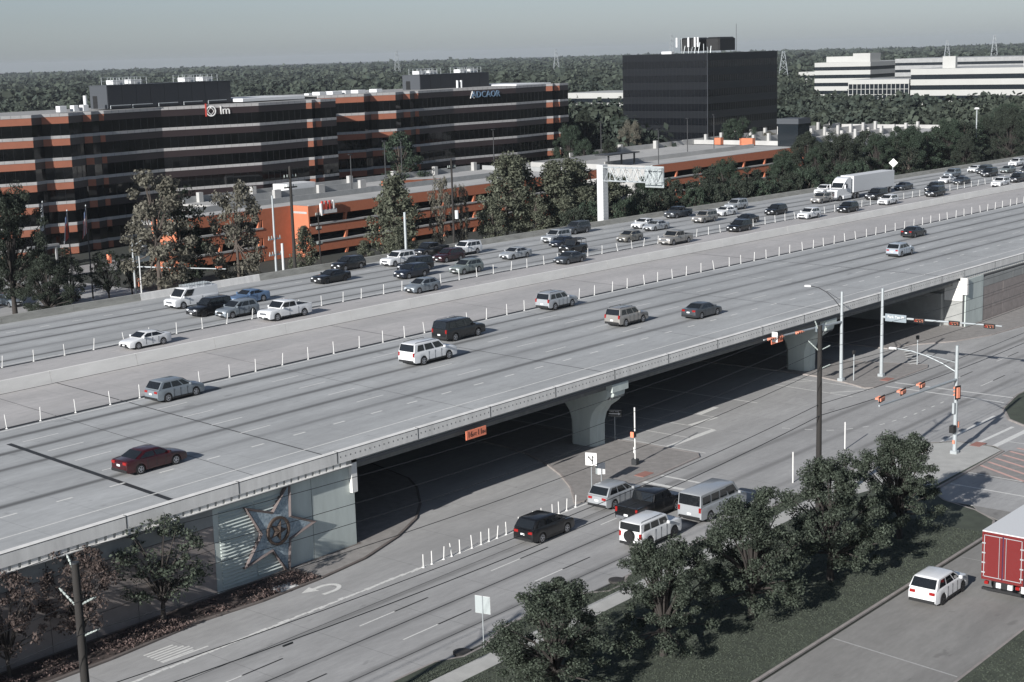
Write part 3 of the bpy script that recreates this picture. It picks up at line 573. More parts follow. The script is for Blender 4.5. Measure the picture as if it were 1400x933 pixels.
def vehicle(kind, paint, name, label, cat, loc, face=1, scale=1.05, rim='rim', slope=0, group=None, twotone=None, windows=True, rearglass=True, rack=False, **kw):
    K = dict(KINDS[kind]); K.update(kw); L, W, Hh, wb, r = K['L'], K['W'], K['H'], K['wb'], K['r']; w = W/2; body_m = 'paint_'+paint+'_car'
    v = thing(name, label, cat, loc, 0, group); v.rotation_euler = (0, slope*-1, 0 if face > 0 else math.pi); v.scale = (scale,)*3
    xf, xr = wb/2+K.get('xo', .02), -wb/2+K.get('xo', .02); Ra = r*1.16; sill = .30 if kind in ('pickup', 'bigsuv', 'suv', 'boxsuv', 'jeep', 'van') else .23
    stn = set([-L/2, -L/2+.05, -L/2+.18, -L/2+.4, L/2, L/2-.06, L/2-.2, L/2-.45]+[p[0] for p in K['top']])
    for c in (xf, xr): stn |= {c+Ra*math.cos(math.pi*i/8) for i in range(9)}|{c-Ra-.02, c+Ra+.02}
    stn |= {-.6, -.2, .2, .6}
    stn = sorted(x for x in stn if -L/2 <= x <= L/2); st2 = [stn[0]]
    for x in stn[1:]:
        if x-st2[-1] > .035: st2.append(x)
    st2[-1] = L/2; stn = st2
    mb = MB(); vs_ = []; NP = 8
    bed = K.get('bed')
    for x in stn:
        e = abs(x)/(L/2); pl = 1-K['taper']*e**5-(.10 if e > .985 else 0); zt = interp(K['top'], x); zl = sill+(.10 if e > .97 else 0)
        for c in (xf, xr):
            d = abs(x-c)
            if d < Ra: zl = max(zl, r+math.sqrt(max(0, Ra*Ra-d*d)))
        zl = min(zl, zt-.12); zm = max(zl+.03, zt*.62); ww = w*pl
        flare = 1.0
        half = [(0, zl), (ww-.32, zl), (ww*.985, zl), (ww*flare, zm), (ww*.985, zt-.09), (ww*.955, zt-.02), (ww*.88, zt+.005), (0, zt+(.035 if x > K['cab'][3] else .01))]
        vs_ += [(x, y, z) for y, z in half]+[(x, -y, z) for y, z in half]
    fs = []; n2 = 2*NP
    for i in range(len(stn)-1):
        a, b = i*n2, (i+1)*n2
        for k in range(NP-1):
            fs.append((a+k, a+k+1, b+k+1, b+k)); fs.append((a+NP+k, b+NP+k, b+NP+k+1, a+NP+k+1))
    e0 = list(range(0, NP))+list(range(n2-1, NP-1, -1)); fs.append(tuple(e0)[::-1]); o = (len(stn)-1)*n2; fs.append(tuple(o+i for i in e0))
    body = mb.add(vs_, [f[::-1] for f in fs]).build('body', body_m, v, smooth=38)
    MB().box(-L/2+.25, L/2-.3, -(w-.34), w-.34, .2, .75).build('underbody', 'trim', v)
    xD, xC, xB, xA = K['cab']; belt = K['belt']; wb_, wr = w*.925, w*(.76 if kind in ('sedan', 'coupe', 'hatch') else .82 if kind in ('cuv', 'suv', 'bigsuv') else .88)
    zr = Hh; eh = .07
    roof_m = 'paint_'+twotone+'_car' if twotone else body_m
    def side(x, u):   # point on the cabin side: u = 0 at the belt, 1 at the roof edge
        return Vector((x, wb_+(wr-wb_)*u, belt-.03+(zr-eh-belt+.03)*u))
    if not K.get('open'):
        mb = MB(); sts = [(xD, 0), (xD+(xC-xD)*.5, .52), (xC-.04, .93), (xC+.12, 1), ((xC+xB)/2, 1.0), (xB-.12, 1), (xB+.04, .95), (xB+(xA-xB)*.5, .52), (xA, 0)]; vs_ = []
        for x, u in sts:
            yb, yt = wb_, wb_+(wr-wb_)*u; z1 = belt-.03+(zr-eh-belt+.03)*u; mid = 1.0 if x != (xC+xB)/2 else 1.0
            half = [(yb, belt-.03), (yt, z1), (yt-.07*u, z1+(eh*.7)*u), (yt-.25*u, z1+eh*.95*u), (0, z1+(eh+.015)*u+.02*(1-u))]
            vs_ += [(x, y, z) for y, z in half]+[(x, -y, z) for y, z in half]
        fs = []
        for i in range(len(sts)-1):
            a, b = i*10, i*10+10
            for k in range(4): fs.append((a+k, a+k+1, b+k+1, b+k)); fs.append((a+5+k, b+5+k, b+6+k, a+6+k))
        mb.add(vs_, [f[::-1] for f in fs]).build('cabin', roof_m, v, smooth=40)
        # glass, each pane a part lying just proud of the cabin
        def endpane(xb0, xt, fwd, name_):
            u0, u1 = .10, .90; dx = xt-xb0; yb, yt = wb_-.10, wr-.06
            p = []
            for u, y in ((u0, yb), (u1, yt)):
                z = belt-.03+(zr-eh-belt+.03)*u; x = xb0+dx*u; nx = .045*fwd; nz = .05
                for q in (-1, -.5, .5, 1): p.append((x+nx+(.05*fwd*(1-abs(q)) if True else 0), y*q, z+nz*.55+(eh*.45 if u > .5 else .012)))
            MB().add(p, [(i, i+1, i+5, i+4) if fwd > 0 else (i, i+4, i+5, i+1) for i in range(3)]).build(name_, 'car_glass', v, smooth=60)
        endpane(xA, xB, 1, 'windshield')
        if rearglass: endpane(xD, xC, -1, 'rear_window')
        bars = list(K['posts'])+[1.0] if not K.get('panelvan') else [.70, 1.0]
        def sx(u, f):   # x along the side at height u, f from rear (0) to front (1)
            return xD+(xC-xD)*u+f*((xA+(xB-xA)*u)-(xD+(xC-xD)*u))
        if windows:
            prs = [(a+.022, b-.022) for a, b in zip(bars, bars[1:])]
            for s_ in (1, -1):
                for a, b in prs:
                    a2 = a+(.05 if a < .06 else 0); p = []
                    for u, f in ((.14, a2), (.14, b-(.02 if b > .95 else 0)), (.88, b-(.035 if b > .95 else 0)), (.88, a2+(.03 if a < .06 else 0))):
                        q = side(sx(u, f), u); p.append((q.x, s_*(q.y+.014), q.z))
                    MB().add(p, [(0, 1, 2, 3)[::-s_]]).build('side_window', 'car_glass', v)
    else:
        mb = MB()
        for s_ in (1, -1):
            mb.path([(xD+.1, s_*(wb_-.05), belt), (xC+.1, s_*wr, zr), (xB, s_*wr, zr), (xA, s_*(wb_-.05), belt)], .045)
            mb.path([(-.7, s_*(wb_-.05), belt), (-.75, s_*wr, zr)], .045)
        for xx in (xC+.1, -.75, xB): mb.path([(xx, -wr, zr), (xx, wr, zr)], .045)
        mb.build('roll_cage', 'trim', v)
        MB().add([(xA, -wb_+.1, belt), (xA, wb_-.1, belt), (xB+.05, wr-.05, zr-.04), (xB+.05, -wr+.05, zr-.04)], [(0, 1, 2, 3)]).build('windshield', 'car_glass', v)
        for s_ in (.38, -.38): MB().bbox(-.75, -.2, s_-.25, s_+.25, .9, 1.5, .04).build('seat', 'trim', v)
    # lamps, grille, bumpers, plates, mirrors
    zl_ = interp(K['top'], L/2-.2)-.14; tall = kind in ('pickup', 'van', 'boxsuv', 'bigsuv', 'suv')
    for s_ in (1, -1):
        MB().bbox(L/2-.26, L/2-.005, s_*(w-.40)-.17, s_*(w-.40)+.17, zl_-.10, zl_+.05, .025).build('headlight', 'head_lens', v)
        if tall: MB().bbox(-L/2-.012, -L/2+.16, s_*(w-.17)-.10, s_*(w-.17)+.075, .86, 1.2, .02).build('taillight', 'tail_lens', v)
        else: MB().bbox(-L/2-.012, -L/2+.2, s_*(w-.33)-.20, s_*(w-.33)+.15, .80, .97, .02).build('taillight', 'tail_lens', v)
        if not K.get('nomirror'): MB().bbox(xA-.38, xA-.2, s_*(w+.08)-.11, s_*(w+.08)+.11, belt+.0, belt+.17, .03).build('mirror', body_m, v)
    MB().bbox(L/2-.1, L/2+.012, -.5, .5, zl_-.22, zl_-.02, .02).build('grille', 'chrome' if tall and paint in ('white', 'black', 'tan') else 'trim', v)
    MB().bbox(L/2-.16, L/2+.015, -w*.72, w*.72, sill+.05, sill+.20, .03).build('front_bumper', 'trim', v)
    MB().bbox(-L/2-.03, -L/2+.2, -w*.86, w*.86, sill+.06, sill+.24 if not bed else sill+.30, .03).build('rear_bumper', 'chrome' if bed else 'trim', v)
    MB().box(-L/2-.022 if not bed else -L/2-.045, -L/2+.04, -.16, .16, .62 if tall else .66, .76 if tall else .79).build('licence_plate', 'plate', v)
    MB().box(L/2-.02, L/2+.03, -.15, .15, .40, .52).build('licence_plate', 'plate', v)
    for c in (xf, xr):
        for s_ in (1, -1): wheel(v, c, s_*(w-.13), r, .24, rim)
    if bed:
        MB().box(-L/2+.12, xD-.05, -(w-.2), w-.2, .72, 1.262).build('bed', 'trim', v)
        q = MB(); 
        for s_ in (1, -1): q.box(-L/2+.02, xD+.02, s_*(w-.11)-.06, s_*(w-.11)+.06, 1.2, 1.275)
        q.box(-L/2+.02, -L/2+.1, -(w-.12), w-.12, 1.2, 1.27); q.build('bed_rail', body_m, v)
    if not K.get('open'):
        q = MB()     # shut lines of the doors and the dark sill
        for s_ in (1, -1):
            for f in ((.05, .36, .68) if kind not in ('pickup', 'van', 'coupe') else (.1, .5) if kind == 'pickup' else (.2, .75)):
                xx = xr+Ra*1.1+f*(xf-xr-2.2*Ra)*1.15; q.box(xx-.012, xx+.012, s_*w*.995-.012, s_*w*.995+.012, sill+.12, belt-.08)
        q.build('door_seam', 'trim', body, kind='stuff')
        if kind in ('cuv', 'suv', 'bigsuv', 'boxsuv', 'pickup'):
            for s_ in (1, -1): MB().bbox(xr+Ra*1.02, xf-Ra*1.02, s_*w*.985-.02, s_*w*.985+.02, sill-.02, sill+.13, .01).build('sill', 'trim', v)
    if K.get('rails'):
        for s_ in (1, -1): MB().path([(xC+.2, s_*(wr-.13), zr-.02), (xC+.3, s_*(wr-.13), zr+.055), (xB-.4, s_*(wr-.13), zr+.055), (xB-.25, s_*(wr-.13), zr-.02)], .02).build('roof_rail', 'trim' if paint != 'black' else 'chrome', v)
    if K.get('spare'):
        t = link('spare_wheel', wheel_mesh(.38, .26, 'trim')[0], v, (-L/2-.14, -.05, 1.0)); t.rotation_euler = (0, 0, math.pi/2)
    if rack:
        q = MB()
        for xx in (-2.2, -1.2, -.2, .8): q.box(xx, xx+.06, -w*.85, w*.85, zr+.15, zr+.2); q.box(xx, xx+.05, -w*.85, -w*.8, zr-.05, zr+.16); q.box(xx, xx+.05, w*.8, w*.85, zr-.05, zr+.16)
        for yy in (-.6, -.2, .2, .6): q.path([(-2.4, yy, zr+.22), (1.1, yy, zr+.22)], .035)
        for xx in frange(-2.2, 1, .35): q.path([(xx, -.6, zr+.23), (xx, .6, zr+.23)], .025)
        q.build('ladder_rack', 'steel', v)
    return v
def on_deck(x): return zroad(x)+.0, math.atan((zroad(x+2)-zroad(x-2))/4)
def far(kind, paint, s, t, label, cat='car', name=None, face=-1, **kw):
    z, sl_ = on_deck(s); kw.setdefault('scale', 1.06)
    return vehicle(kind, paint, name or {'sedan': 'sedan', 'coupe': 'sports_coupe', 'hatch': 'hatchback', 'cuv': 'crossover_car', 'suv': 'suv', 'bigsuv': 'suv', 'pickup': 'pickup_truck', 'van': 'cargo_van', 'jeep': 'open_jeep', 'boxsuv': 'suv'}[kind], label, cat, (s, t, z), face, slope=sl_ if face > 0 else -sl_, **kw)
# near carriageway, driving away
far('sedan', 'red', 61.1, 84.9, 'dark red sedan with lit tail lamps nearest on the freeway', face=1)
far('cuv', 'grey', 75.9, 101.3, 'blue-grey crossover hugging the white delineator posts', face=1)
far('bigsuv', 'white', 98.5, 93.6, 'large white suv with dark rear glass just behind a black one', 'suv', face=1)
far('bigsuv', 'black', 108.7, 99.0, 'long black suv driving away near the delineator posts', 'suv', face=1)
far('suv', 'silver', 128.0, 102.0, 'silver suv close to the delineator posts in mid bridge', 'suv', face=1)
far('suv', 'tan', 123.7, 89.5, 'champagne suv with roof rails beside a dark sedan', 'suv', face=1)
far('sedan', 'dark_grey', 131.5, 85.5, 'dark grey sedan in the lane nearest the parapet', face=1)
far('cuv', 'pale_blue', 186.4, 89.9, 'pale blue-grey crossover farthest but one on the near carriageway', face=1)
far('sedan', 'black', 207.3, 97.9, 'black sedan farthest away on the near carriageway', face=1)
# far carriageway, coming towards the camera
far('van', 'white', 107.3, 138.9, 'white cargo van with a ladder rack on its roof', 'van', rack=True)
far('suv', 'black', 104.5, 132.2, 'glossy black suv between the cargo van and a grey crossover', 'suv', rim='rim_dark')
far('cuv', 'grey', 105.5, 128.7, 'grey crossover beside the white pickup at the posts', rim='rim')
far('coupe', 'steel_blue', 112.3, 135.0, 'steel blue muscle coupe behind the black suv')
far('pickup', 'white', 107.5, 123.2, 'white crew cab pickup in the lane next to the median', 'pickup', scale=1.05)
far('sedan', 'white', 88.9, 122.8, 'white sedan farthest ahead in the lane next to the median')
far('coupe', 'black', 128.8, 138.6, 'matt black muscle coupe alone in its lane', rim='rim_dark')
far('cuv', 'black', 138.3, 145.3, 'black crossover by the outer barrier near the orange garage corner')
far('suv', 'white', 144.7, 142.4, 'white suv with a dark roof opening ahead of the black pickup', 'suv')
far('pickup', 'black', 154.5, 145.6, 'black pickup hugging the outer barrier under the pines', 'pickup', scale=1.0)
far('cuv', 'navy', 137.1, 132.6, 'navy crossover with bright headlamps beside the delineator posts')
far('suv', 'black', 141.4, 136.0, 'black suv half hidden behind the navy crossover', 'suv')
far('cuv', 'maroon', 151.2, 139.1, 'dark maroon crossover between the black pickup and a green-grey car')
far('suv', 'white', 158.0, 142.1, 'white suv with black rear quarter glass behind the maroon crossover', 'suv')
far('cuv', 'green_grey', 143.7, 129.2, 'green-grey crossover with a post in front of its door')
far('hatch', 'grey', 128.9, 123.0, 'grey hatchback with a raked tail in the lane by the median')
far('sedan', 'silver', 158.3, 133.2, 'silver sedan alone in the middle lane')
far('sedan', 'dark_grey', 158.1, 123.6, 'dark grey sleek sedan in the lane by the median')
far('jeep', 'black', 166.6, 129.6, 'open black jeep with a bare roll cage', 'jeep', rim='rim_dark')
far('suv', 'silver', 175.9, 140.0, 'silver suv behind two dark cars in mid stream', 'suv')
far('sedan', 'navy', 172.5, 136.0, 'navy sedan tucked beside the silver suv', scale=1.0)
far('suv', 'dark_grey', 186.8, 144.6, 'dark grey suv near the outer barrier before the gantry', 'suv')
far('hatch', 'olive', 182.1, 131.0, 'olive brown hatchback next to the posts')
far('sedan', 'white', 198.4, 139.8, 'white sedan overlapped by a silver one')
far('sedan', 'silver', 196.6, 136.3, 'silver sedan overlapping a white one')
far('pickup', 'dark_grey', 214.6, 144.2, 'dark grey pickup by the bushes on the outer barrier', 'pickup', scale=1.0)
far('suv', 'tan', 210.0, 135.9, 'beige suv in the middle of the far stream', 'suv')
far('sedan', 'white', 220.9, 138.8, 'white sedan in front of a silver wagon')
far('suv', 'silver', 230.5, 142.6, 'silver wagon close behind a white sedan', 'suv')
far('pickup', 'tan', 182.9, 123.4, 'beige crew cab pickup in the lane by the median', 'pickup', scale=1.05)
far('cuv', 'black', 201.4, 124.0, 'black crossover in the median lane with a black sedan behind it')
far('sedan', 'black', 211.7, 129.0, 'black sedan peeking out behind a black crossover')
far('cuv', 'black', 226.2, 132.0, 'black crossover alone ahead of the white lorry')
far('cuv', 'white', 223.0, 123.9, 'white crossover in the median lane ahead of a black one')
far('cuv', 'black', 235.3, 123.3, 'black crossover in the median lane passing the lorry cab')
far('suv', 'tan', 248.2, 135.4, 'pearl white suv just ahead of the lorry cab', 'suv')
far('pickup', 'white', 264.5, 143.4, 'white work pickup with a rack beyond the lorry cab', 'pickup', scale=1.0)
far('suv', 'black', 258.8, 129.8, 'black suv in front of the long white trailer', 'suv', scale=1.15)
far('sedan', 'dark_grey', 279.6, 134.4, 'dark car emerging behind the long trailer')
far('cuv', 'white', 250.6, 123.4, 'white crossover in the median lane below the trailer')
far('suv', 'black', 268.9, 122.9, 'black suv in the median lane beyond the trailer', 'suv')
far('suv', 'black', 277.6, 127.0, 'black suv partly behind another near the posts', 'suv')
far('sedan', 'white', 298.0, 133.6, 'cream sedan beside a dark one far down the road')
far('sedan', 'dark_grey', 296.9, 130.0, 'dark sedan next to the posts far down the road')
far('suv', 'grey', 312.1, 138.8, 'grey suv behind the cream sedan', 'suv')
far('sedan', 'white', 328.6, 140.7, 'white sedan near the outer barrier far away')
far('suv', 'dark_grey', 324.8, 137.0, 'dark grey suv in the far queue', 'suv')
far('suv', 'black', 317.7, 132.9, 'black suv leading the far queue', 'suv')
far('sedan', 'green_grey', 329.5, 133.6, 'green-grey sedan in the far queue')
far('suv', 'white', 349.3, 139.6, 'white suv farthest out at the edge of view', 'suv')
far('suv', 'white', 294.0, 120.6, 'white suv with open roof in the distant median lane', 'suv')
far('suv', 'black', 305.7, 121.9, 'black suv following in the distant median lane', 'suv')
far('cuv', 'dark_grey', 329.0, 129.0, 'dark crossover at the end of the far stream')
far('van', 'dark_grey', 66.0, 128.2, 'dark van passing the delineator posts at the edge of view', 'van')
# street vehicles
def street_car(kind, paint, s, t, label, cat='car', name=None, z=0, **kw):
    return vehicle(kind, paint, name or {'cuv': 'crossover_car', 'suv': 'suv', 'pickup': 'pickup_truck', 'van': 'passenger_van', 'boxsuv': 'suv', 'sedan': 'sedan'}[kind], label, cat, (s, t, z), 1, **kw)
street_car('cuv', 'black', 80.2, 65.5, 'black crossover beside the row of white posts on the street')
street_car('cuv', 'silver', 89.6, 66.1, 'silver crossover waiting at the stop line by the lane sign')
street_car('pickup', 'black', 88.6, 62.2, 'black crew cab pickup with an open bed at the stop line', 'pickup', rim='rim')
street_car('boxsuv', 'white', 83.6, 58.7, 'boxy white suv with a spare wheel on its tailgate', 'suv', rim='rim_dark')
v_ = street_car('van', 'silver', 91.6, 58.7, 'silver passenger van with twin rear doors behind the oak', 'van')
for s_ in (1, -1): MB().add([(-3.02, s_*.12, 1.38), (-3.02, s_*.74, 1.38), (-2.97, s_*.68, 1.86), (-2.97, s_*.12, 1.86)], [(0, 1, 2, 3)[::s_*-1]]).build('rear_window', 'car_glass', v_)
for s_ in (1, -1):
    for xa, xb in ((-2.7, -1.75), (-1.6, -.65), (-.5, .35)): MB().add([(xa, s_*.955, 1.36), (xb, s_*.955, 1.36), (xb, s_*.925, 1.9), (xa, s_*.925, 1.9)], [(0, 1, 2, 3)[::-s_]]).build('side_window', 'car_glass', v_)
street_car('cuv', 'white', 85.0, 38.0, 'white crossover on the driveway behind the red box truck', rim='rim_dark')
far('cuv', 'grey', 118.5, 195.6, 'grey crossover on the shaded street beyond the freeway')
bpy.data.objects[-1] if False else None
for o in COL.objects:
    if o.get('label') == 'grey crossover on the shaded street beyond the freeway': o.location.z = 0; o.rotation_euler = (0, 0, -math.pi/2)
c_ = vehicle('sedan', 'red', 'sedan', 'red car parked in shade beyond the outer barrier', 'car', (124.5, 190.5, 0), 1); c_.rotation_euler = (0, 0, .3)
# articulated lorry
z0, sl0 = on_deck(258)
lorry = thing('semi_truck', 'white articulated lorry with a long box trailer', 'lorry', (261.5, 134.9, z0)); lorry.rotation_euler = (0, sl0, math.pi); lorry.scale = (1.05,)*3
PW = 'paint_white_car'
MB().bbox(-11.6, 4.3, -1.3, 1.3, 1.2, 4.1, .03).build('trailer', 'machine_white', lorry)
MB().box(-11.5, 4.2, -1.0, 1.0, 1.0, 1.2).build('trailer_frame', 'trim', lorry)
cabp = [(5.0, 1.1), (5.0, 3.9), (5.6, 4.0), (6.5, 3.75), (7.4, 3.1), (8.0, 2.15), (9.6, 1.95), (9.85, 1.7), (9.9, .75), (5.0, .75)]
mb = MB(); n = len(cabp); vs_ = [(x, -1.2 if x < 8 else -1.02, z) for x, z in cabp]+[(x, 1.2 if x < 8 else 1.02, z) for x, z in cabp]
mb.add(vs_, [tuple(range(n)), tuple(range(2*n-1, n-1, -1))]+[(i, n+i, n+(i+1) % n, (i+1) % n) for i in range(n)]).build('cab', PW, lorry, smooth=30)
MB().add([(7.50, -1.05, 3.08), (7.50, 1.05, 3.08), (8.05, 1.0, 2.25), (8.05, -1.0, 2.25)], [(0, 3, 2, 1)]).build('windshield', 'car_glass', lorry)
for s_ in (1, -1):
    MB().add([(6.4, s_*1.215, 2.2), (7.6, s_*1.215, 2.2), (7.3, s_*1.215, 2.85), (6.4, s_*1.215, 2.9)], [(0, 1, 2, 3)[::-s_]]).build('side_window', 'car_glass', lorry)
    MB().bbox(9.5, 9.93, s_*.85-.15, s_*.85+.15, 1.1, 1.45, .03).build('headlight', 'head_lens', lorry)
    MB().bbox(7.6, 7.8, s_*1.45-.12, s_*1.45+.12, 2.1, 2.8, .03).build('mirror', PW, lorry)
    MB().bbox(5.1, 8.0, s_*1.2-.1, s_*1.2+.1, .35, .9, .03).build('side_skirt', PW, lorry)
    MB().tube((5.3, s_*.6, 1.2), (5.3, s_*.6, 3.6), .08).build('exhaust_stack', 'chrome', lorry)
MB().bbox(9.7, 9.96, -.6, .6, .85, 1.75, .04).build('grille', 'chrome', lorry)
MB().bbox(9.4, 10.0, -1.1, 1.1, .4, .75, .05).build('front_bumper', 'chrome', lorry)
for x in (8.9, 3.6, 2.3, -9.0, -10.3):
    for s_ in (1, -1): wheel(lorry, x, s_*1.05, .5, .34, 'rim')
# red box truck at the end of the driveway
tr = thing('box_truck', 'truck with red rear doors and a pale roof at the driveway end', 'truck', (90.3, 34.6, 0)); tr.scale = (1.04,)*3
mb = MB(); mb.box(-3.6, 3.4, -1.27, 1.27, 1.05, 3.98); mb.build('cargo_box', 'paint_blue_car', tr)
MB().bbox(-3.62, 3.42, -1.29, 1.29, 3.985, 4.05, .01).build('roof', 'machine_white', tr)
for s_ in (1, -1):
    d = MB().box(-3.66, -3.602, min(s_*.03, s_*1.2), max(s_*.03, s_*1.2), 1.2, 3.86).build('door', 'paint_trailer_red_car', tr)
    for z in (1.5, 2.1, 2.7, 3.3): MB().box(-3.69, -3.655, min(s_*1.05, s_*1.26), max(s_*1.05, s_*1.26), z-.04, z+.04).build('hinge', 'steel', d)
    q = MB(); q.path([(-3.69, s_*.2, 1.25), (-3.69, s_*.2, 3.8)], .018)
    q.box(-3.672, -3.656, min(s_*.05, s_*1.17), max(s_*.05, s_*1.17), 3.78, 3.82); q.box(-3.672, -3.656, min(s_*.05, s_*1.17), max(s_*.05, s_*1.17), 1.24, 1.28); q.box(-3.672, -3.656, s_*1.13-.02, s_*1.13+.02, 1.24, 3.82); q.build('lock_rod', 'steel', d)
    MB().bbox(-3.7, -3.5, s_*.95-.12, s_*.95+.12, .8, .98, .02).build('taillight', 'tail_lens', tr)
q = MB(); q.box(-3.655, -3.6, -1.27, -1.2, 1.06, 3.98); q.box(-3.655, -3.6, 1.2, 1.27, 1.06, 3.98); q.box(-3.655, -3.6, -1.2, 1.2, 3.87, 3.98); q.box(-3.655, -3.6, -1.2, 1.2, 1.06, 1.19); q.build('door_frame', 'paint_trailer_red_car', tr)
MB().bbox(-3.75, -3.55, -1.2, 1.2, .45, .6, .02).build('rear_bumper', 'trim', tr)
MB().box(-3.5, 5.5, -.5, .5, .6, 1.04).build('chassis', 'trim', tr)
for y in (-.45, .25): MB().bbox(-3.58, -3.4, y-.15, y+.15, .65, .95, .02).build('lamp_box', 'machine_white', tr)
MB().bbox(-3.3, -2.7, -1.32, -1.0, .5, .95, .03).build('mud_guard', 'machine_white', tr)
mb = MB(); cp = [(3.6, .6), (3.6, 2.9), (4.9, 2.9), (5.5, 1.9), (6.3, 1.7), (6.35, .6)]; n = 6; vs_ = [(x, -1.15, z) for x, z in cp]+[(x, 1.15, z) for x, z in cp]
mb.add(vs_, [tuple(range(n)), tuple(range(2*n-1, n-1, -1))]+[(i, n+i, n+(i+1) % n, (i+1) % n) for i in range(n)]).build('cab', 'paint_white_car', tr)
for x in (-2.0, 5.4):
    for s_ in (1, -1): wheel(tr, x, s_*1.0, .46, .3, 'rim')
# ================================================================== buildings beyond the freeway
def facade(parent, pts, kinds, floors, fh, ztop_, ledge=.55, panel=1.25, th=.35):
    """ribbon-window front: per stretch and storey a stone ledge, a spandrel panel and a band of dark glass"""
    for (x0, y0), (x1, y1), kd in zip(pts, pts[1:], kinds):
        d = Vector((x1-x0, y1-y0)); Ln = d.length; d /= Ln; nrm = Vector((d.y, -d.x))
        def slab(za, zb, off, name, m):
            a, b = Vector((x0, y0))+nrm*off, Vector((x1, y1))+nrm*off; c, e = Vector((x1, y1))-nrm*th, Vector((x0, y0))-nrm*th
            return MB().prism([tuple(a), tuple(b), tuple(c), tuple(e)], za, zb).build(name, m, parent)
        for f in range(floors):
            zt = ztop_-f*fh; zb = zt-fh
            if kd in 'LO' or kd == 'D': slab(zt-ledge, zt, .10, 'ledge', 'ledge_stone')
            slab(zt-ledge-panel, zt-ledge, .04, 'spandrel_panel', 'orange_panel' if kd == 'O' else 'shaded_panel')  # stretches other than O take the panel colour with shade painted in
            g = slab(max(zb, 0), zt-ledge-panel, 0, 'window_band', 'dark_glass')
            mu = MB(); lj = MB(); k = max(1, int(Ln/1.55))
            for i in range(1, k):
                c0 = Vector((x0, y0))+d*(Ln*i/k)
                def pr(mm, o0, o1, w, za, zb_): a = c0+nrm*o0; b2 = c0+nrm*o1; mm.prism([tuple(a-d*w), tuple(a+d*w), tuple(b2+d*w), tuple(b2-d*w)], za, zb_)
                pr(mu, -.05, .035, .03, max(zb, 0)+.02, zt-ledge-panel-.02)
                pr(lj, .05, .108, .02, zt-ledge+.02, zt-.02)
            if k > 1: mu.build('mullion', 'mullion', g, kind='stuff'); lj.build('panel_joint', 'joint', g, kind='stuff')
def sawtooth(y, spec, bend=-.30):
    """spec: [(x, kind)...]; O stretches step towards the viewer, D stretches step back, L stretches run nearly straight"""
    pts, kinds = [], []; yy = y; pts.append((spec[0][0], yy))
    for (xa, _), (xb, kd) in zip(spec, spec[1:]):
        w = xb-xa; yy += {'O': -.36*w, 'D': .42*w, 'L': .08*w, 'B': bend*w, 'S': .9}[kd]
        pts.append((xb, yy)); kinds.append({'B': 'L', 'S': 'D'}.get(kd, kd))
    return pts, kinds
office_a = thing('office_building', 'long office block of dark ribbon glass with an orange stepped corner behind flagpoles', 'building')
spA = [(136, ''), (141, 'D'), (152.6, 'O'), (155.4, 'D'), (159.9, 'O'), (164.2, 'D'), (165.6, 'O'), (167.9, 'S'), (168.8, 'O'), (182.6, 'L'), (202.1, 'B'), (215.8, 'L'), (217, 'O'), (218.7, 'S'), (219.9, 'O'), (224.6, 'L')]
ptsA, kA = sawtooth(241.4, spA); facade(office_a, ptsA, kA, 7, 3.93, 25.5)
MB().prism([(x, y+.5) for x, y in ptsA]+[(224.3, 264), (136, 264)], -.1, 25.3).build('core', 'dark_glass', office_a)
MB().prism([(x, y+.6) for x, y in ptsA]+[(224.2, 263.9), (136.1, 263.9)], 25.3, 25.42).build('roof', 'roof_gravel', office_a)
def penthouse(parent, x0, x1, y0, y1, z0, z1, door=True):
    p = MB().box(x0, x1, y0, y1, z0, z1).build('penthouse', 'penthouse_dark', parent)
    n = int((x1-x0)/3.2)
    for i in range(n): MB().box(x0+i*(x1-x0)/n+.05, x0+(i+1)*(x1-x0)/n-.05, y0-.08, y0-.001, z0+.1, z1-.1).build('cladding_panel', 'penthouse_dark', p)
    MB().box(x0-.05, x0-.001, y0, y1, z0, z1).build('end_wall', 'penthouse_side', p)
    if door: MB().box(x0-.1, x0-.04, y0+3.2, y0+4.6, z0, z0+2.4).build('door', 'dark_void', p)
    MB().box(x0-.1, x1+.1, y0-.1, y1+.1, z1, z1+.12).build('coping', 'penthouse_side', p)
def cooling(parent, x, y, z, w=4, h=1.3):
    u = MB(); u.box(x, x+w, y, y+2.2, z+.1, z+.9); b = u.build('roof_unit', 'machine_white', parent)
    for yy in (y-.4, y+2.6):
        f = MB()
        for xx in frange(x-.8, x+w+.8, 1.4): f.path([(xx, yy, z), (xx, yy, z+h+.1)], .05, 5)
        for zz in (z+h*.55, z+h+.1): f.path([(x-.8, yy, zz), (x+w+.8, yy, zz)], .045, 5)
        f.build('pipe_frame', 'steel', b, kind='stuff')
penthouse(office_a, 173.6, 203.5, 246, 251.5, 25.62, 29.9)
for xx, yy in ((176, 247.2), (180.5, 247.8), (193, 247.2), (198, 247.8)): cooling(office_a, xx, yy, 30.0, 2.6)
for xx, w in ((160.5, 1.5), (163.5, 1.0), (165.5, 1.2)): MB().bbox(xx, xx+w, 242.2, 243.5, 25.62, 26.7, .05).build('roof_unit', 'machine_white', office_a)
MB().tube((168.5, 245.8, 25.6), (168.5, 245.8, 28.3), .35, n=12).build('vent_pipe', 'machine_white', office_a)
for xx in (171, 176, 182, 188, 194): MB().path([(xx, 241.5, 25.7), (xx, 241.5, 26.3), (xx+4.5, 241.4, 26.3)], .09).build('roof_pipe', 'steel', office_a)
MB().bbox(204, 221, 243, 256, 25.65, 26.3, .05).build('roof_curb', 'machine_white', office_a)
yb = [p for p in ptsA if p[0] == 202.1][0][1]
sg = thing('roof_sign', 'pale outlined letters with a round red badge on the glass block', 'sign', (193.5, yb+2.6, 24.35)); sg.scale = (.78,)*3; sg.rotation_euler = (0, 0, -.29)
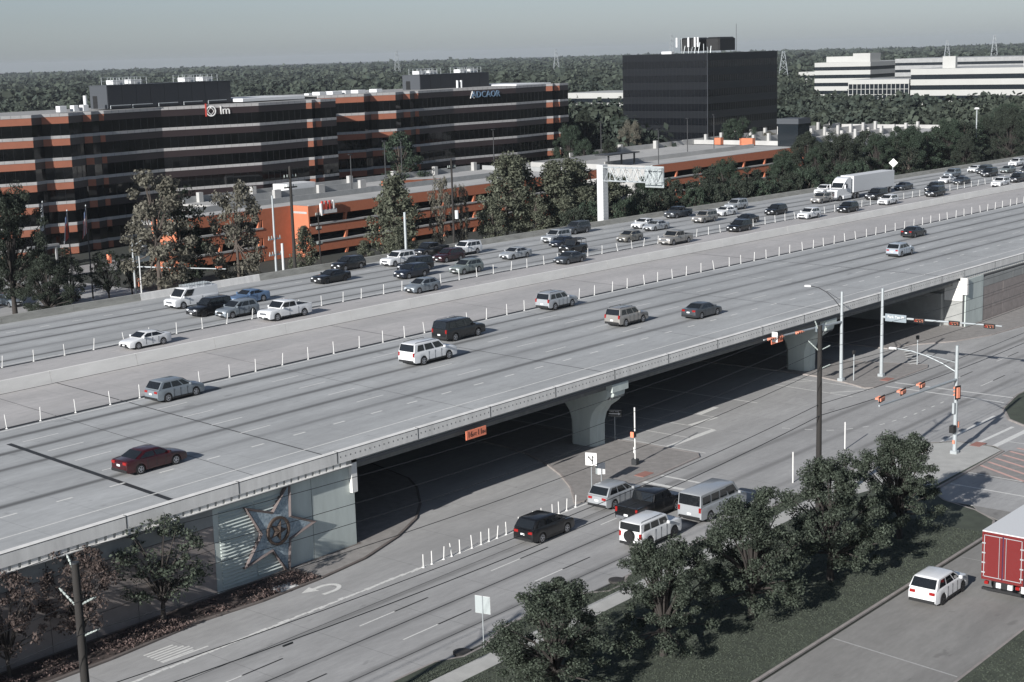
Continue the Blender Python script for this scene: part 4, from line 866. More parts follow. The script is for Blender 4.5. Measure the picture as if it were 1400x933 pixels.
text('lettering', 'lm', 2.9, 'sign_white', sg, (2.2, -.35, 0), depth=.12)
mb = MB()
for i in range(24):
    a, b = 2*math.pi*i/24, 2*math.pi*(i+1)/24
    mb.quad((-1.6+1.35*math.cos(a), -.45, 1.35*math.sin(a)), (-1.6+1.35*math.cos(b), -.45, 1.35*math.sin(b)), (-1.6+1.05*math.cos(b), -.45, 1.05*math.sin(b)), (-1.6+1.05*math.cos(a), -.45, 1.05*math.sin(a)))
mb.path([(-1.6, -.45, .95), (-.75, -.45, 0), (-1.6, -.45, -.95), (-2.45, -.45, 0), (-1.6, -.45, .95)], .1, 4); mb.build('badge', 'sign_white', sg)
MB().box(-3.1, -2.75, -.5, -.3, -1.3, 1.9).build('bar', 'sign_red', sg)
office_b = thing('office_building', 'second dark glass office block with orange end bays beyond the garage deck', 'building')
KB = 1.035   # the second block stands a little farther back
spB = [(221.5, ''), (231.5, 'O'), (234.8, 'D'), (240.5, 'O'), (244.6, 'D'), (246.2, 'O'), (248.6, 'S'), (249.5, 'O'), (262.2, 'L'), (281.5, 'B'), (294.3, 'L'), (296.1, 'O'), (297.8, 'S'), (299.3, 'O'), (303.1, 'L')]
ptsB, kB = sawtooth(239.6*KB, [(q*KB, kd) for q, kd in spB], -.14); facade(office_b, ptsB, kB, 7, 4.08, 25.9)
MB().prism([(x, y+.5) for x, y in ptsB]+[(313.4, 272), (234, 272), (234, 259)], -.1, 25.65).build('core', 'dark_glass', office_b)
MB().prism([(x, y+.6) for x, y in ptsB]+[(313.3, 272), (234.1, 272), (234.1, 259)], 25.65, 25.77).build('roof', 'roof_gravel', office_b)
penthouse(office_b, 270.5, 296, 256.2, 262, 25.42, 29.2)
for xx in (272, 276, 287, 291): cooling(office_b, xx, 257.8, 29.3, 2.6)
MB().tube((282.2, 254.6, 25.7), (282.2, 254.6, 27.6), .3, n=12).build('vent_pipe', 'machine_white', office_b); MB().tube((283.6, 254.6, 25.7), (283.6, 254.6, 27.6), .3, n=12).build('vent_pipe', 'machine_white', office_b)
for xx, w in ((236, 2.2), (240, 3), (244, 1.8), (248, 2.5), (254, 2)): MB().bbox(xx, xx+w, 254.6, 257, 25.42, 26.5, .05).build('roof_unit', 'machine_white', office_b)
MB().bbox(297, 311, 248, 265, 25.44, 26.1, .05).build('roof_curb', 'machine_white', office_b)
for x0_, x1_ in ((236, 258),): MB().bbox(x0_, x1_, 258.2, 259.7, 25.44, 26.2, .05).build('roof_curb', 'machine_white', office_b)
yb = [p for p in ptsB if abs(p[0]-281.5*KB) < .01][0][1]
sg = thing('roof_sign', 'blue-grey sign letters along the parapet of the second block', 'sign', (281.5, yb+1.4, 24.2))
sg.rotation_euler = (0, 0, -.14); sg.scale = (.8,)*3
text('lettering', 'ADCAOR', 2.7, 'sign_blue', sg, (0, -.4, 0), depth=.12); MB().path([(-6.2, -.3, -1), (-5.4, -.3, 1.1), (-4.8, -.3, -1)], .14, 4).build('emblem', 'sign_white', sg)
# black glass tower block
blk = thing('glass_block', 'black glass cube of an office block with masts on its roof', 'building')
x0, y0, x1, y1, zt = 366.6, 236.1, 405.0, 265.4, 32.3
MB().box(x0+.3, x1-.3, y0+.3, y1-.3, -.1, zt-.2).build('core', 'black_glass', blk)
for f in range(8):
    za = zt-(f+1)*4.03; m2 = 'black_glass_band'
    for (a, b, c, d) in ((x0, x0+.3, y0, y1), (x0+.3, x1, y0, y0+.3)):
        MB().box(a, b, c, d, za+2.0, za+4.02).build('spandrel_panel', m2, blk); MB().box(a+(.06 if b-a < 1 else 0), b, c+(.06 if d-c < 1 else 0), d, max(za, 0), za+1.99).build('window_band', 'black_glass', blk)
for k in range(24):
    y = y0+(k+.5)*(y1-y0)/24; MB().box(x0-.03, x0+.02, y-.02, y+.02, 0, zt).build('mullion', 'mullion', blk)
for k in range(30):
    x = x0+(k+.5)*(x1-x0)/30; MB().box(x-.02, x+.02, y0-.03, y0+.02, 0, zt).build('mullion', 'mullion', blk)
MB().box(x0-.06, x0+.06, y0-.06, y0+.06, 0, zt).build('corner_trim', 'penthouse_side', blk)
for (a, b, c, d) in ((372, 379, 243.2, 249), (374, 383, 234.9+2, 241.6)): MB().bbox(a, b, c, d, zt+.6, zt+4.4, .5).build('cooling_tower', 'trim', blk)
for k in range(9):
    yy = 238+k*1.25; MB().path([(371.5+rnd.uniform(-1, 1), yy, zt), (371.5, yy, zt+rnd.uniform(1.5, 4.5))], .1, 5).build('antenna_post', 'steel', blk)
for yy in (249.4, 245.4, 243.2, 242.2): MB().bbox(371, 371.35, yy-.28, yy+.28, zt+1.8, zt+4.5, .05).build('antenna_panel', 'machine_white', blk)
MB().bbox(370, 371.5, 250.5, 254, zt-.1, zt+.7, .05).build('roof_unit', 'machine_white', blk); MB().tube((383, 236.8, zt), (383, 236.8, zt+8), .06, n=5).build('mast', 'steel_dark', blk)
# ------------------------------------------------------------------ parking garages
def garage_front(parent, x0, x1, y, axis='x', step=8.6, m='orange_brick', lv=((8.9, 7.1), (5.8, 4.0), (2.7, .9)), cap='deck_concrete', flip=1):
    """spandrel walls with open slots between and leaning columns behind them"""
    def B(a0, a1, b0, b1, z0, z1, nm, mm):
        (MB().box(a0, a1, b0, b1, z0, z1) if axis == 'x' else MB().box(b0, b1, a0, a1, z0, z1)).build(nm, mm, parent)
    for i, (zt, zb) in enumerate(lv):
        a = x0
        while a < x1-.1:
            b = min(a+step, x1); B(a+.01, b-.01, y, y+.3, zb, zt-(.0 if i == 0 else .3), 'spandrel_panel', m); a = b
        if i: B(x0, x1, y-.12, y+.5, zt-.3, zt, 'ledge', cap)
        else: B(x0, x1, y+.02, y+.5, zt, zt+.1, 'coping', cap)
    n = int((x1-x0)/step)
    for k in range(1, n+1):
        xx = x0+k*step
        if xx > x1-.5: break
        for (za, zb) in ((7.1, 5.8), (4.0, 2.7), (.9, 0)):
            if za > lv[0][1]+.01: continue
            if axis == 'x': MB().add([(xx-.45, y+.05, zb), (xx+.1, y+.05, zb), (xx+.45, y+.05, za), (xx-.1, y+.05, za), (xx-.45, y+.5, zb), (xx+.1, y+.5, zb), (xx+.45, y+.5, za), (xx-.1, y+.5, za)], [(0, 1, 2, 3), (1, 5, 6, 2), (5, 4, 7, 6), (4, 0, 3, 7)]).build('column', m, parent)
g1 = thing('parking_garage', 'orange brick parking garage with open decks behind the pines', 'garage')
garage_front(g1, 177.0, 262, 195.0); garage_front(g1, 152, 169.8, 199.0)
MB().box(169.8, 177.3, 199.0, 199.4, 0, 8.9).build('stair_wall', 'orange_brick', g1); MB().box(176.7, 177.0, 195.0, 199.0, 0, 8.95).build('stair_wall', 'orange_brick', g1); MB().box(152, 152.3, 199.3, 206, 0, 8.9).build('end_wall', 'orange_brick', g1)
MB().box(152.4, 176.6, 199.45, 212, 7.6, 7.95).build('roof_deck', 'deck_concrete', g1); MB().box(176.65, 261.5, 195.35, 230, 7.6, 7.951).build('roof_deck', 'deck_concrete', g1)
for z in (4.5, 1.4): MB().box(153, 261, 200.5, 211, z, z+.25).build('deck', 'deck_wall', g1)
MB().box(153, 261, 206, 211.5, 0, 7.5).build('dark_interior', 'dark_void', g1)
for (a, b, c, d, z) in ((165, 250, 212.1, 212.4, 8.95), (177, 261, 229.5, 229.9, 9.1), (261.2, 261.6, 196, 229, 8.9), (178, 215, 221, 221.3, 9.2)): MB().box(a, b, c, d, 7.9, z).build('deck_wall', 'deck_wall', g1)
for xx in frange(180, 258, 13): MB().box(xx, xx+1.0, 228.6, 229.45, 7.9, 9.8).build('deck_pier', 'deck_concrete', g1)
for xx in frange(180, 214, 12): MB().box(xx, xx+1.6, 220.2, 220.95, 7.9, 9.6).build('deck_pier', 'deck_concrete', g1)
MB().box(196, 203, 221.5, 226, 7.95, 10.2).build('stair_head', 'machine_white', g1)
MB().add([(216, 216, 8.0), (238, 216, 8.0), (238, 216.3, 8.0), (216, 216.3, 8.0), (216, 216, 9.4), (238, 216, 8.3), (238, 216.3, 8.3), (216, 216.3, 9.4)], [(0, 1, 5, 4), (4, 5, 6, 7), (0, 4, 7, 3), (2, 3, 7, 6)]).build('ramp_wall', 'orange_brick', g1)
sg = thing('wall_sign', 'white sign with red uprights hung on the garage wall', 'sign', (181.0, 194.9, 8.2)); sg.scale = (1.1,)*3
for k in range(4): MB().box(-1.4+k*.8, -1.12+k*.8, -.5, -.2, -.1, 1.25-.0).build('letter', 'sign_red' if k < 3 else 'sign_white', sg)
MB().bbox(-1.6, 1.8, -.45, -.15, -.75, -.12, .05).build('board', 'sign_white', sg); MB().box(-1.65, -1.35, -.5, -.1, -1.0, .9).build('post', 'sign_white', sg)
g2 = thing('parking_garage', 'low orange garage deck with pale parapets in front of the black block', 'garage')
garage_front(g2, 273, 352, 190.0, m='orange_brick', step=9.5)
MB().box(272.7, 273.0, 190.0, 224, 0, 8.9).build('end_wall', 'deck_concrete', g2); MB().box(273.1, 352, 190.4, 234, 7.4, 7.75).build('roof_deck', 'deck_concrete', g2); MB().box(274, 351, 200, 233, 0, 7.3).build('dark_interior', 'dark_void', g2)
for (a, b, c, d, z) in ((300, 356, 233.7, 234, 9.0), (355.7, 356, 200, 233.6, 8.9), (273, 301, 223.7, 224, 9.0), (280, 345, 208, 208.3, 8.8)): MB().box(a, b, c, d, 7.7, z).build('deck_wall', 'deck_concrete', g2)
for xx in (305, 320, 336): MB().box(xx, xx+1, 232.6, 233.6, 7.7, 9.8).build('deck_pier', 'deck_concrete', g2)
MB().box(354.2, 355.6, 214, 218, 7.75, 9.6).build('stair_door', 'orange_brick', g2); MB().box(354.2, 355.6, 224, 226, 7.75, 9.6).build('stair_door', 'orange_brick', g2)
canopy = thing('car_canopy', 'flat dark canopy on posts over the garage ramp', 'canopy', (283, 206, 7.9)); MB().box(-7, 5, -2, 2, 2.6, 2.85).build('roof', 'steel_dark', canopy)
for xx in (-6, -1, 4): MB().box(xx, xx+.3, -1.2, -.9, 0, 2.6).build('post', 'steel_dark', canopy)
g3 = thing('parking_garage', 'grey multi-level concrete garage among dark trees', 'garage')
garage_front(g3, 352, 442, 189, m='deck_wall', step=9.5, lv=((8.4, 7.1), (5.8, 4.4), (2.7, 1.2)))
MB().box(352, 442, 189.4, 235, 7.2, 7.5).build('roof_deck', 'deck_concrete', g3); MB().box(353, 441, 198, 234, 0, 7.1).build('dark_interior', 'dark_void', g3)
for (a, b, c, d, z) in ((352, 442, 234.6, 235, 9.0), (360, 436, 205, 205.3, 8.9), (360, 436, 219, 219.3, 9.3), (441.7, 442, 190, 234, 8.6)): MB().box(a, b, c, d, 7.4, z).build('deck_wall', 'deck_concrete', g3)
for xx in frange(362, 434, 8):
    for yy in (204.2, 218.2, 233.6): MB().box(xx, xx+.9, yy, yy+.75, 7.5, 10.0).build('deck_pier', 'deck_concrete', g3)
st = thing('stair_tower', 'small grey stair tower with dark glass beside the grey garage', 'tower', (352, 199, 0)); MB().box(0, 6, 0, 6, 0, 13.6).build('shaft', 'office_glass', st); MB().box(-.2, 6.2, -.2, 6.2, 13.6, 15.0).build('roof', 'penthouse_side', st)
# ------------------------------------------------------------------ white buildings far away
def banded(name, label, x0, x1, y0, y1, zt, fh, n, m='white_cladding', gl=.45):
    b = thing(name, label, 'building'); MB().box(x0+.4, x1, y0+.4, y1, -.1, zt-.3).build('core', 'office_glass', b)
    for f in range(n):
        z = zt-f*fh; MB().box(x0, x1, y0, y1, max(0, z-fh*(1-gl)), z).build('wall_band', m, b)
        for k in range(10):
            w = (y1-y0)/10; MB().box(x0+.2, x0+.39, y0+k*w+.2, y0+(k+1)*w-.2, max(0, z-fh)+.02, z-fh*(1-gl)-.02).build('window', 'office_glass', b)
    return b
b = banded('white_office', 'white banded office with rooftop blocks far behind the trees', 744.5, 800, 378, 411, 24, 4.2, 5)
for (a, c, d, e, h) in ((752, 760, 392, 408, 3), (748, 760, 380, 390, 4.5), (765, 780, 395, 408, 2.4)): MB().box(a, c, d, e, 24, 24+h).build('roof_block', 'white_cladding', b)
b = banded('white_office', 'broad white office with long dark window ribbons by the edge of view', 640, 700, 232, 305.3, 21.8, 4.6, 5); MB().box(660, 690, 240, 262, 21.8, 26).build('roof_block', 'white_cladding', b); MB().box(648, 650, 288, 294, 21.8, 27).build('roof_block', 'white_cladding', b)
b = banded('garage_block', 'beige open garage rising behind the broad white office', 720, 760, 270, 352, 25.5, 3.4, 6, 'deck_wall', .4)
gb = thing('glass_pavilion', 'low dark glass building with a white window grid', 'building'); MB().box(640.3, 670, 306, 336, 0, 15.6).build('core', 'office_glass', gb)
for k in range(15): MB().box(640, 640.28, 306+k*2.12, 306.25+k*2.12, 0, 15.6).build('mullion', 'white_cladding', gb)
for k in range(7): MB().box(639.95, 640.25, 306, 336, 1+k*2.4, 1.2+k*2.4).build('transom', 'white_cladding', gb)
MB().box(640, 668, 306, 336, 15.6, 17.4).build('roof', 'white_cladding', gb)
banded('low_office', 'low white building between the trees beside the black block', 500, 530, 362, 392, 17, 4, 4)
banded('low_office', 'small white building in the woods beyond the black block', 860, 900, 470, 486, 17, 4, 4)
# ================================================================== trees and plants
import numpy as np
def leaf_mesh(name, clumps, per, size, m, seed, flat=.0, aspect=.6, trunk=None, inner=None):
    """foliage: leaf-sized quads spread through clumps (centre, radius); one continuous crown mesh"""
    g = np.random.default_rng(seed); V = []; C_ = np.array([c for c, _ in clumps]); Rr = np.array([r for _, r in clumps])
    n = len(clumps)*per; ci = np.repeat(np.arange(len(clumps)), per)
    d = g.normal(size=(n, 3)); d /= np.linalg.norm(d, axis=1)[:, None]; rad = g.random(n)**.45
    P = C_[ci]+d*(rad*Rr[ci])[:, None]*np.array([1, 1, .8]); nr = d*.8+g.normal(size=(n, 3))*.6+np.array([0, 0, .25]); nr /= np.linalg.norm(nr, axis=1)[:, None]
    a = np.cross(nr, g.normal(size=(n, 3))); a /= np.linalg.norm(a, axis=1)[:, None]; b = np.cross(nr, a); s = size*(.6+.8*g.random(n))
    a *= s[:, None]; b *= (s*aspect)[:, None]; bend = nr*(s*.18)[:, None]
    V = np.stack([P-a-bend*.6, P-b+bend*.4, P+a-bend*.6, P+b+bend*.4], 1).reshape(-1, 3)
    return quads_mesh(name, V, m)
def quads_mesh(name, V, m):
    me = bpy.data.meshes.new(name); n = len(V)//4; me.vertices.add(4*n); me.vertices.foreach_set('co', V.astype(np.float32).ravel()); me.loops.add(4*n); me.loops.foreach_set('vertex_index', np.arange(4*n, dtype=np.int32))
    me.polygons.add(n); me.polygons.foreach_set('loop_start', np.arange(0, 4*n, 4, dtype=np.int32)); me.update(calc_edges=True); me.materials.append(MATS[m]); return me
def make_tree_meshes(kind, seed):
    """unit-height tree: trunk mesh and crown mesh"""
    g = random.Random(seed); cl = []; tr = MB()
    if kind == 'oak':
        th = .24; lim = []
        ph = [g.uniform(0, 6.283) for _ in range(4)]
        for i in range(120):
            a = g.uniform(0, 6.283); u = g.random()**.85; z = .17+.81*u; lob = 1+.20*math.sin(2*a+ph[0]+3*z)+.16*math.sin(3*a+ph[1]-5*z)+.1*math.sin(5*a+ph[2])
            rmax = .46*lob*(1.0-.12*(1-min(1, (z-.2)/.2)))*math.sqrt(max(.02, 1-max(0, (z-.38)/.62)**1.7)); rr = rmax*math.sqrt(g.uniform(.12, 1)); c = (rr*math.cos(a), rr*math.sin(a), z*(1+.05*math.sin(a*2+ph[3]))); cl.append((c, g.uniform(.045, .095))); lim.append(c)
        per, size = 290, .0088
    elif kind == 'sparse':
        th = .22; lim = []
        for i in range(64):
            a = g.uniform(0, 6.283); z = g.uniform(.30, .98); rmax = .42*math.sqrt(max(.05, 1-((z-.62)/.42)**2)); rr = rmax*math.sqrt(g.uniform(.3, 1)); c = (rr*math.cos(a), rr*math.sin(a), z); cl.append((c, g.uniform(.05, .11))); lim.append(c)
        per, size = 62, .016
    elif kind == 'pine':
        th = .80; lim = []
        for i in range(70):
            z = .28+.72*(i/69)**.9; rmax = .26*(1.02-(max(0, z-.30)/.72)**1.6)*(1 if z > .4 else .75)+.02; a = g.uniform(0, 6.283)
            rr = rmax*g.uniform(.35, 1.1); c = (rr*math.cos(a), rr*math.sin(a), z+g.uniform(-.02, .02)); cl.append((c, g.uniform(.05, .095))); lim.append((0, 0, z-.05, c))
        per, size = 80, .0140
    elif kind == 'tall':
        th = .5; lim = []
        for i in range(60):
            z = .16+.82*g.random(); rmax = .29*math.sqrt(max(.04, 1-((z-.5)/.5)**2))*(1.1 if z < .6 else .95); a = g.uniform(0, 6.283); rr = rmax*math.sqrt(g.uniform(.25, 1)); c = (rr*math.cos(a), rr*math.sin(a), z); cl.append((c, g.uniform(.05, .095))); lim.append(c)
        per, size = 105, .0140
    else:   # bush
        th = .15; lim = []
        for i in range(64):
            z = g.uniform(.10, .95); rmax = .52*math.sqrt(max(.05, 1-((z-.42)/.56)**2)); a = g.uniform(0, 6.283); rr = rmax*math.sqrt(g.uniform(.3, 1)); c = (rr*math.cos(a), rr*math.sin(a), z); cl.append((c, g.uniform(.07, .13))); lim.append(c)
        per, size = 100, .022
    r0 = {'oak': .026, 'sparse': .022, 'pine': .013, 'tall': .016, 'bush': .03}[kind]
    tr.path([(0, 0, -.01), (g.uniform(-.01, .01), g.uniform(-.01, .01), th*.5), (g.uniform(-.02, .02), g.uniform(-.02, .02), th), (0, 0, min(.93, th+.3))], [r0*1.25, r0, r0*.8, r0*.25], 8)
    for i, c in enumerate(lim):
        if kind == 'pine': (_, _, zb, cc) = c; tr.path([(0, 0, zb), tuple((p+q)/2+ (0.01 if k == 2 else 0) for k, (p, q) in enumerate(zip((0, 0, zb), cc))), cc], [r0*.3, r0*.22, r0*.08], 4)
        elif i % 2 == 0:
            b = (0, 0, th*.8+.12*g.random()); tr.path([b, (c[0]*.4, c[1]*.4, b[2]+(c[2]-b[2])*.55), c], [r0*.55, r0*.34, r0*.08], 5)
    return tr.mesh('trunk', 'bark' if kind not in ('oak', 'sparse') else 'bark_dark', 50), cl, per, size
TREES = {}
def tree(kind, leaf, x, y, h, w, label, group=None, name=None, z=0, var=0, cat='tree'):
    key = (kind, var)
    if key not in TREES: TREES[key] = make_tree_meshes(kind, 11+var*7+hash(kind) % 1 + {'oak': 1, 'sparse': 2, 'pine': 3, 'tall': 4, 'bush': 5}[kind]*100)
    tm, cl, per, size = TREES[key]; k2 = (kind, var, leaf)
    if k2 not in TREES: TREES[k2] = leaf_mesh('crown', cl, per, size, leaf, 5+var)
    t = thing(name or {'oak': 'oak_tree', 'sparse': 'street_tree', 'pine': 'pine_tree', 'tall': 'tall_tree', 'bush': 'bush'}[kind], label, cat, (x, y, z), rnd.uniform(0, 6.28), group)
    base = {'oak': .98, 'sparse': .92, 'pine': .55, 'tall': .64, 'bush': 1.15}[kind]; t.scale = (w/base, w/base, h)
    link('trunk', tm, t); link('crown', TREES[k2], t); return t
ORD = ('first second third fourth fifth sixth seventh eighth ninth tenth eleventh twelfth thirteenth fourteenth fifteenth sixteenth seventeenth eighteenth nineteenth twentieth'.split())
ORD += ['twenty-'+o for o in ORD[:9]]+['thirtieth']+['thirty-'+o for o in ORD[:9]]
G = .12
tree('oak', 'oak_leaf', 58.9, 47.6, 6.2, 7.9, 'leafy oak on the lawn lowest in the row, cut by the frame', z=G, var=0)
tree('oak', 'oak_leaf', 66.9, 46.2, 6.6, 7.2, 'leafy oak second in the row beside the boxy white suv', z=G, var=1)
tree('oak', 'oak_leaf', 74.8, 45.2, 7.5, 7.9, 'leafy oak in the middle of the lawn row before the silver van', z=G, var=2)
tree('oak', 'oak_leaf', 83.4, 44.6, 7.9, 8.1, 'leafy oak fourth in the row at the foot of the dark utility pole', z=G, var=0)
tree('oak', 'oak_leaf', 93.6, 44.8, 7.2, 7.4, 'leafy oak at the lawn tip by the signal pole', z=G, var=1)
tree('sparse', 'oak_leaf', 53.2, 73.7, 6.6, 6.2, 'dull green street tree against the wall beside the star', z=G, var=2)
tree('sparse', 'red_leaf', 47.4, 73.7, 6.3, 5.2, 'thin reddish street tree behind the black pole', z=G, var=0)
tree('sparse', 'red_leaf', 42.6, 73.7, 6.1, 4.8, 'thin reddish street tree nearest the frame edge', z=G, var=1)
for i, x in enumerate((37.6, 32.8, 28.0, 23.2, 18.0)): tree(('sparse', 'oak')[i % 2], ('red_leaf', 'bush_leaf')[i % 2], x, 73.6, 6.3+.3*(i % 2), 5.4, ('next', 'second', 'third', 'fourth', 'fifth')[i]+' street tree along the wall past the frame edge', z=G, var=i % 3, name='street_tree')
# beyond the freeway
gp = 'trees along the far street'
tree('tall', 'pale_leaf', 130.5, 176, 18.8, 11.5, 'tall pale-leaved tree beside the far signal mast')
tree('tall', 'bush_leaf', 137.6, 180, 16.2, 9.5, 'dark tree between two pale ones before the glass block', var=1)
tree('tall', 'pale_leaf', 141.6, 172, 17.0, 8.5, 'tall pale tree next to the orange garage stair', var=2)
tree('oak', 'bush_leaf', 113.5, 186, 17.5, 12, 'big dark tree at the frame edge before the stepped corner', name='tall_tree')
tree('oak', 'bush_leaf', 106, 196, 12.5, 11, 'dark round tree over the shaded street', var=1, name='tall_tree')
tree('oak', 'bush_leaf', 112.5, 176, 9, 8, 'low dark tree beside the grey car beyond the barrier', var=2, name='tall_tree')
for i, (x, y, h, w) in enumerate(((121, 184, 7.5, 5.5), (127.5, 184, 7.6, 5.5), (133, 186, 6.5, 5))): tree('sparse', 'bush_leaf', x, y, h, w, ('small street tree by the first flagpole', 'small street tree between the flagpoles', 'small street tree before the plaza')[i], 'small trees by the plaza', var=i % 2)
for i, (x, y, h, w) in enumerate(((149.5, 166, 9.5, 4.5), (169.5, 167, 15.2, 9), (173.5, 171, 14.2, 8), (159.5, 164, 6.5, 4), (196.5, 167, 16.4, 10), (203, 170, 15.6, 10), (208.5, 166, 14.6, 10), (215.5, 168, 14.5, 10), (221, 170, 13.5, 9), (190.5, 165, 10, 5.5), (164.5, 162, 8.0, 5))):
    tree('pine', 'pine_leaf', x, y, h, w, ('thin pine by the garage corner pole', 'pine with tufted crown before the garage sign', 'pine leaning over the garage spandrels', 'small pine under the garage sign', 'tallest pine before the garage', 'pine next to the tallest one', 'broad pine in the middle of the clump', 'pine nearest the sign gantry', 'pine half behind the gantry column', 'short pine at the start of the clump', 'short pine by the outer barrier')[i], 'pines before the orange garage', var=i % 3)
for i, (x, y, h, w) in enumerate(((199.5, 163, 9.5, 7), (206, 162, 9, 7), (212.5, 163, 10, 7.5), (219, 164, 9, 7), (225, 167, 11, 8))): tree('pine', 'pine_leaf', x, y, h, w, ORD[i]+' of the lower pines filling the clump before the garage', 'lower pines before the garage', var=(i+1) % 3)
for i, (x, y, h, w) in enumerate(((177.8, 165, 15, 4.4), (183.5, 166, 13, 3.6))): tree('sparse', 'pale_leaf', x, y, h, w, ('bare slender tree between two groups of pines', 'second slender tree beside the pine clump')[i], var=i, name='slender_tree')
tree('tall', 'green_leaf', 238.5, 232.8, 17.6, 11, 'round green tree rising before the second glass block', var=1)
for i, (x, y, h, w) in enumerate(((308, 240, 15, 11), (318, 250, 17, 12), (330, 262, 18, 12), (343, 262, 17, 11), (300, 229, 12, 9), (314, 232, 11, 9), (352, 256, 15, 10))): tree('oak', ('green_leaf', 'bush_leaf')[i % 2], x, y, h, w, ORD[i]+' green tree of the clump between the striped and the black block', 'trees between the office blocks', var=i % 3, name='tall_tree')
tree('oak', 'pale_leaf', 333, 238.5, 14.6, 9, 'pinkish turning tree at the foot of the black block', var=1, name='tall_tree')
tree('oak', 'green_leaf', 371.5, 229.5, 13.6, 13, 'round green tree before the black block', var=0, name='tall_tree')
tree('bush', 'pale_leaf', 384, 226, 9.5, 8, 'low tan tree beside the stair tower', var=1, name='tall_tree')
r5 = random.Random(21)
for i in range(30):
    x = 200+i*3.6+r5.uniform(-1, 1); tree('bush', ('bush_leaf', 'green_leaf')[i % 2], x, 152.5+r5.uniform(-.5, 3), r5.uniform(6.2, 9.6), r5.uniform(6, 8.5), ORD[i]+' shaggy bush from the gantry in the outer barrier hedge', 'hedge along the outer barrier', var=i % 3, cat='bush')
for i in range(22):
    x = 226+i*7.2+r5.uniform(-2, 2); h = (9.5 if x < 285 else 12)+r5.uniform(-1, 2.5); tree(('tall', 'oak', 'bush')[i % 3], ('bush_leaf', 'green_leaf', 'bush_leaf')[i % 3], x, 163+r5.uniform(-3, 5), h, h*.75, ORD[i]+' tree from the gantry rising over the hedge', 'trees over the hedge', var=i % 3, name='tall_tree')
for i in range(34):
    x = 300+i*7+r5.uniform(-3, 3); h = 10.5+r5.uniform(-1, 4)+(3.5 if x > 440 else 0); tree(('oak', 'tall', 'oak')[i % 3], ('bush_leaf', 'green_leaf')[i % 2], x, 156+r5.uniform(-2, 18)+(8 if x > 430 else 0), h, h*.85, ORD[i]+' tree along the belt beyond the lorry', 'tree belt beyond the lorry', var=i % 3, name='tall_tree')
# ------------------------------------------------------------------ woods to the horizon: too many to count
def woods():
    g = np.random.default_rng(4); out = []; rects = ((130, 450, 140, 236), (130, 310, 230, 270), (360, 412, 228, 272), (715, 810, 360, 420), (630, 770, 225, 345), (490, 535, 355, 400), (855, 905, 465, 490))
    def scatter(r0, r1, area):
        n = int(.5*(r1*r1-r0*r0)*.76/area); r = np.sqrt(r0*r0+(r1*r1-r0*r0)*g.random(n)); a = np.radians(18.5)+g.random(n)*.76; return np.stack([r*np.cos(a), r*np.sin(a)], 1)
    for (r0, r1, area, sc, nq, qs) in ((300, 620, 60, 1.0, 150, .095), (620, 1000, 95, 1.1, 110, .115), (1000, 2000, 210, 1.35, 52, .17), (2000, 3400, 700, 2.0, 36, .22), (3400, 5200, 1500, 2.6, 26, .26)):
        P = scatter(r0, r1, area); keep = np.ones(len(P), bool)
        for (a, b, c, d) in rects: keep &= ~((P[:, 0] > a) & (P[:, 0] < b) & (P[:, 1] > c) & (P[:, 1] < d))
        keep &= P[:, 1] > 176; P = P[keep]
        for q in P:
            s_, t_ = q; w = 8.5*sc*g.uniform(.6, 1.5); h = (12.0+1.6*math.sin(s_*.004)*math.sin(t_*.006+1))*g.uniform(.66, 1.28)*(1 if sc < 1.3 else 1.05); s_, t_ = q
            if 400 < s_ < 720 and t_ < 400 and math.degrees(math.atan2(t_, s_)) < 31: h *= .72
            u = g.normal(size=(nq, 3)); u[:, 2] = np.abs(u[:, 2])*.9-.25; u /= np.linalg.norm(u, axis=1)[:, None]
            lob = 1+.22*np.sin(u[:, 0]*5+g.random()*6)*np.sin(u[:, 1]*5+g.random()*6)+.16*g.normal(size=nq)
            pos = np.array([s_, t_, h*.56])+u*lob[:, None]*np.array([w/2, w/2, h*.46])
            nr = u*.9+g.normal(size=(nq, 3))*.45; nr /= np.linalg.norm(nr, axis=1)[:, None]; a_ = np.cross(nr, g.normal(size=(nq, 3))); a_ /= np.linalg.norm(a_, axis=1)[:, None]; b_ = np.cross(nr, a_)
            sz = (w*qs*(.6+.8*g.random(nq)))[:, None]; out.append(np.stack([pos-a_*sz, pos-b_*sz*.8, pos+a_*sz, pos+b_*sz*.8], 1).reshape(-1, 3))
    V = np.concatenate(out); print('woods quads', len(V)//4); return quads_mesh('woods', V, 'forest_leaf')
link('woods', woods(), kind='stuff', label='dark mixed woods stretching to the horizon', cat='woods')
# ground cover in the planting bed
g = np.random.default_rng(9); n = 16000; X = 30+34.3*g.random(n); Y = 71.9+3.0*g.random(n)**1.3; keep = (np.sin(X*1.7)+np.sin(X*.6+2)+np.sin(Y*4+X)+g.normal(size=n)*.6 > 0) & (Y < 74.2); X, Y = X[keep], Y[keep]; n = len(X)
P = np.stack([X, Y, .14+.26*g.random(n)], 1); nr = g.normal(size=(n, 3)); nr[:, 2] += 1; nr /= np.linalg.norm(nr, axis=1)[:, None]; a = np.cross(nr, g.normal(size=(n, 3))); a /= np.linalg.norm(a, axis=1)[:, None]; b = np.cross(nr, a)
mat('bed_leaf', lin(92, 78, 74), .85, island=.5)
link('ground_cover', quads_mesh('ground_cover', np.stack([P-a*.065, P-b*.05, P+a*.065, P+b*.05], 1).reshape(-1, 3), 'bed_leaf'), kind='stuff')
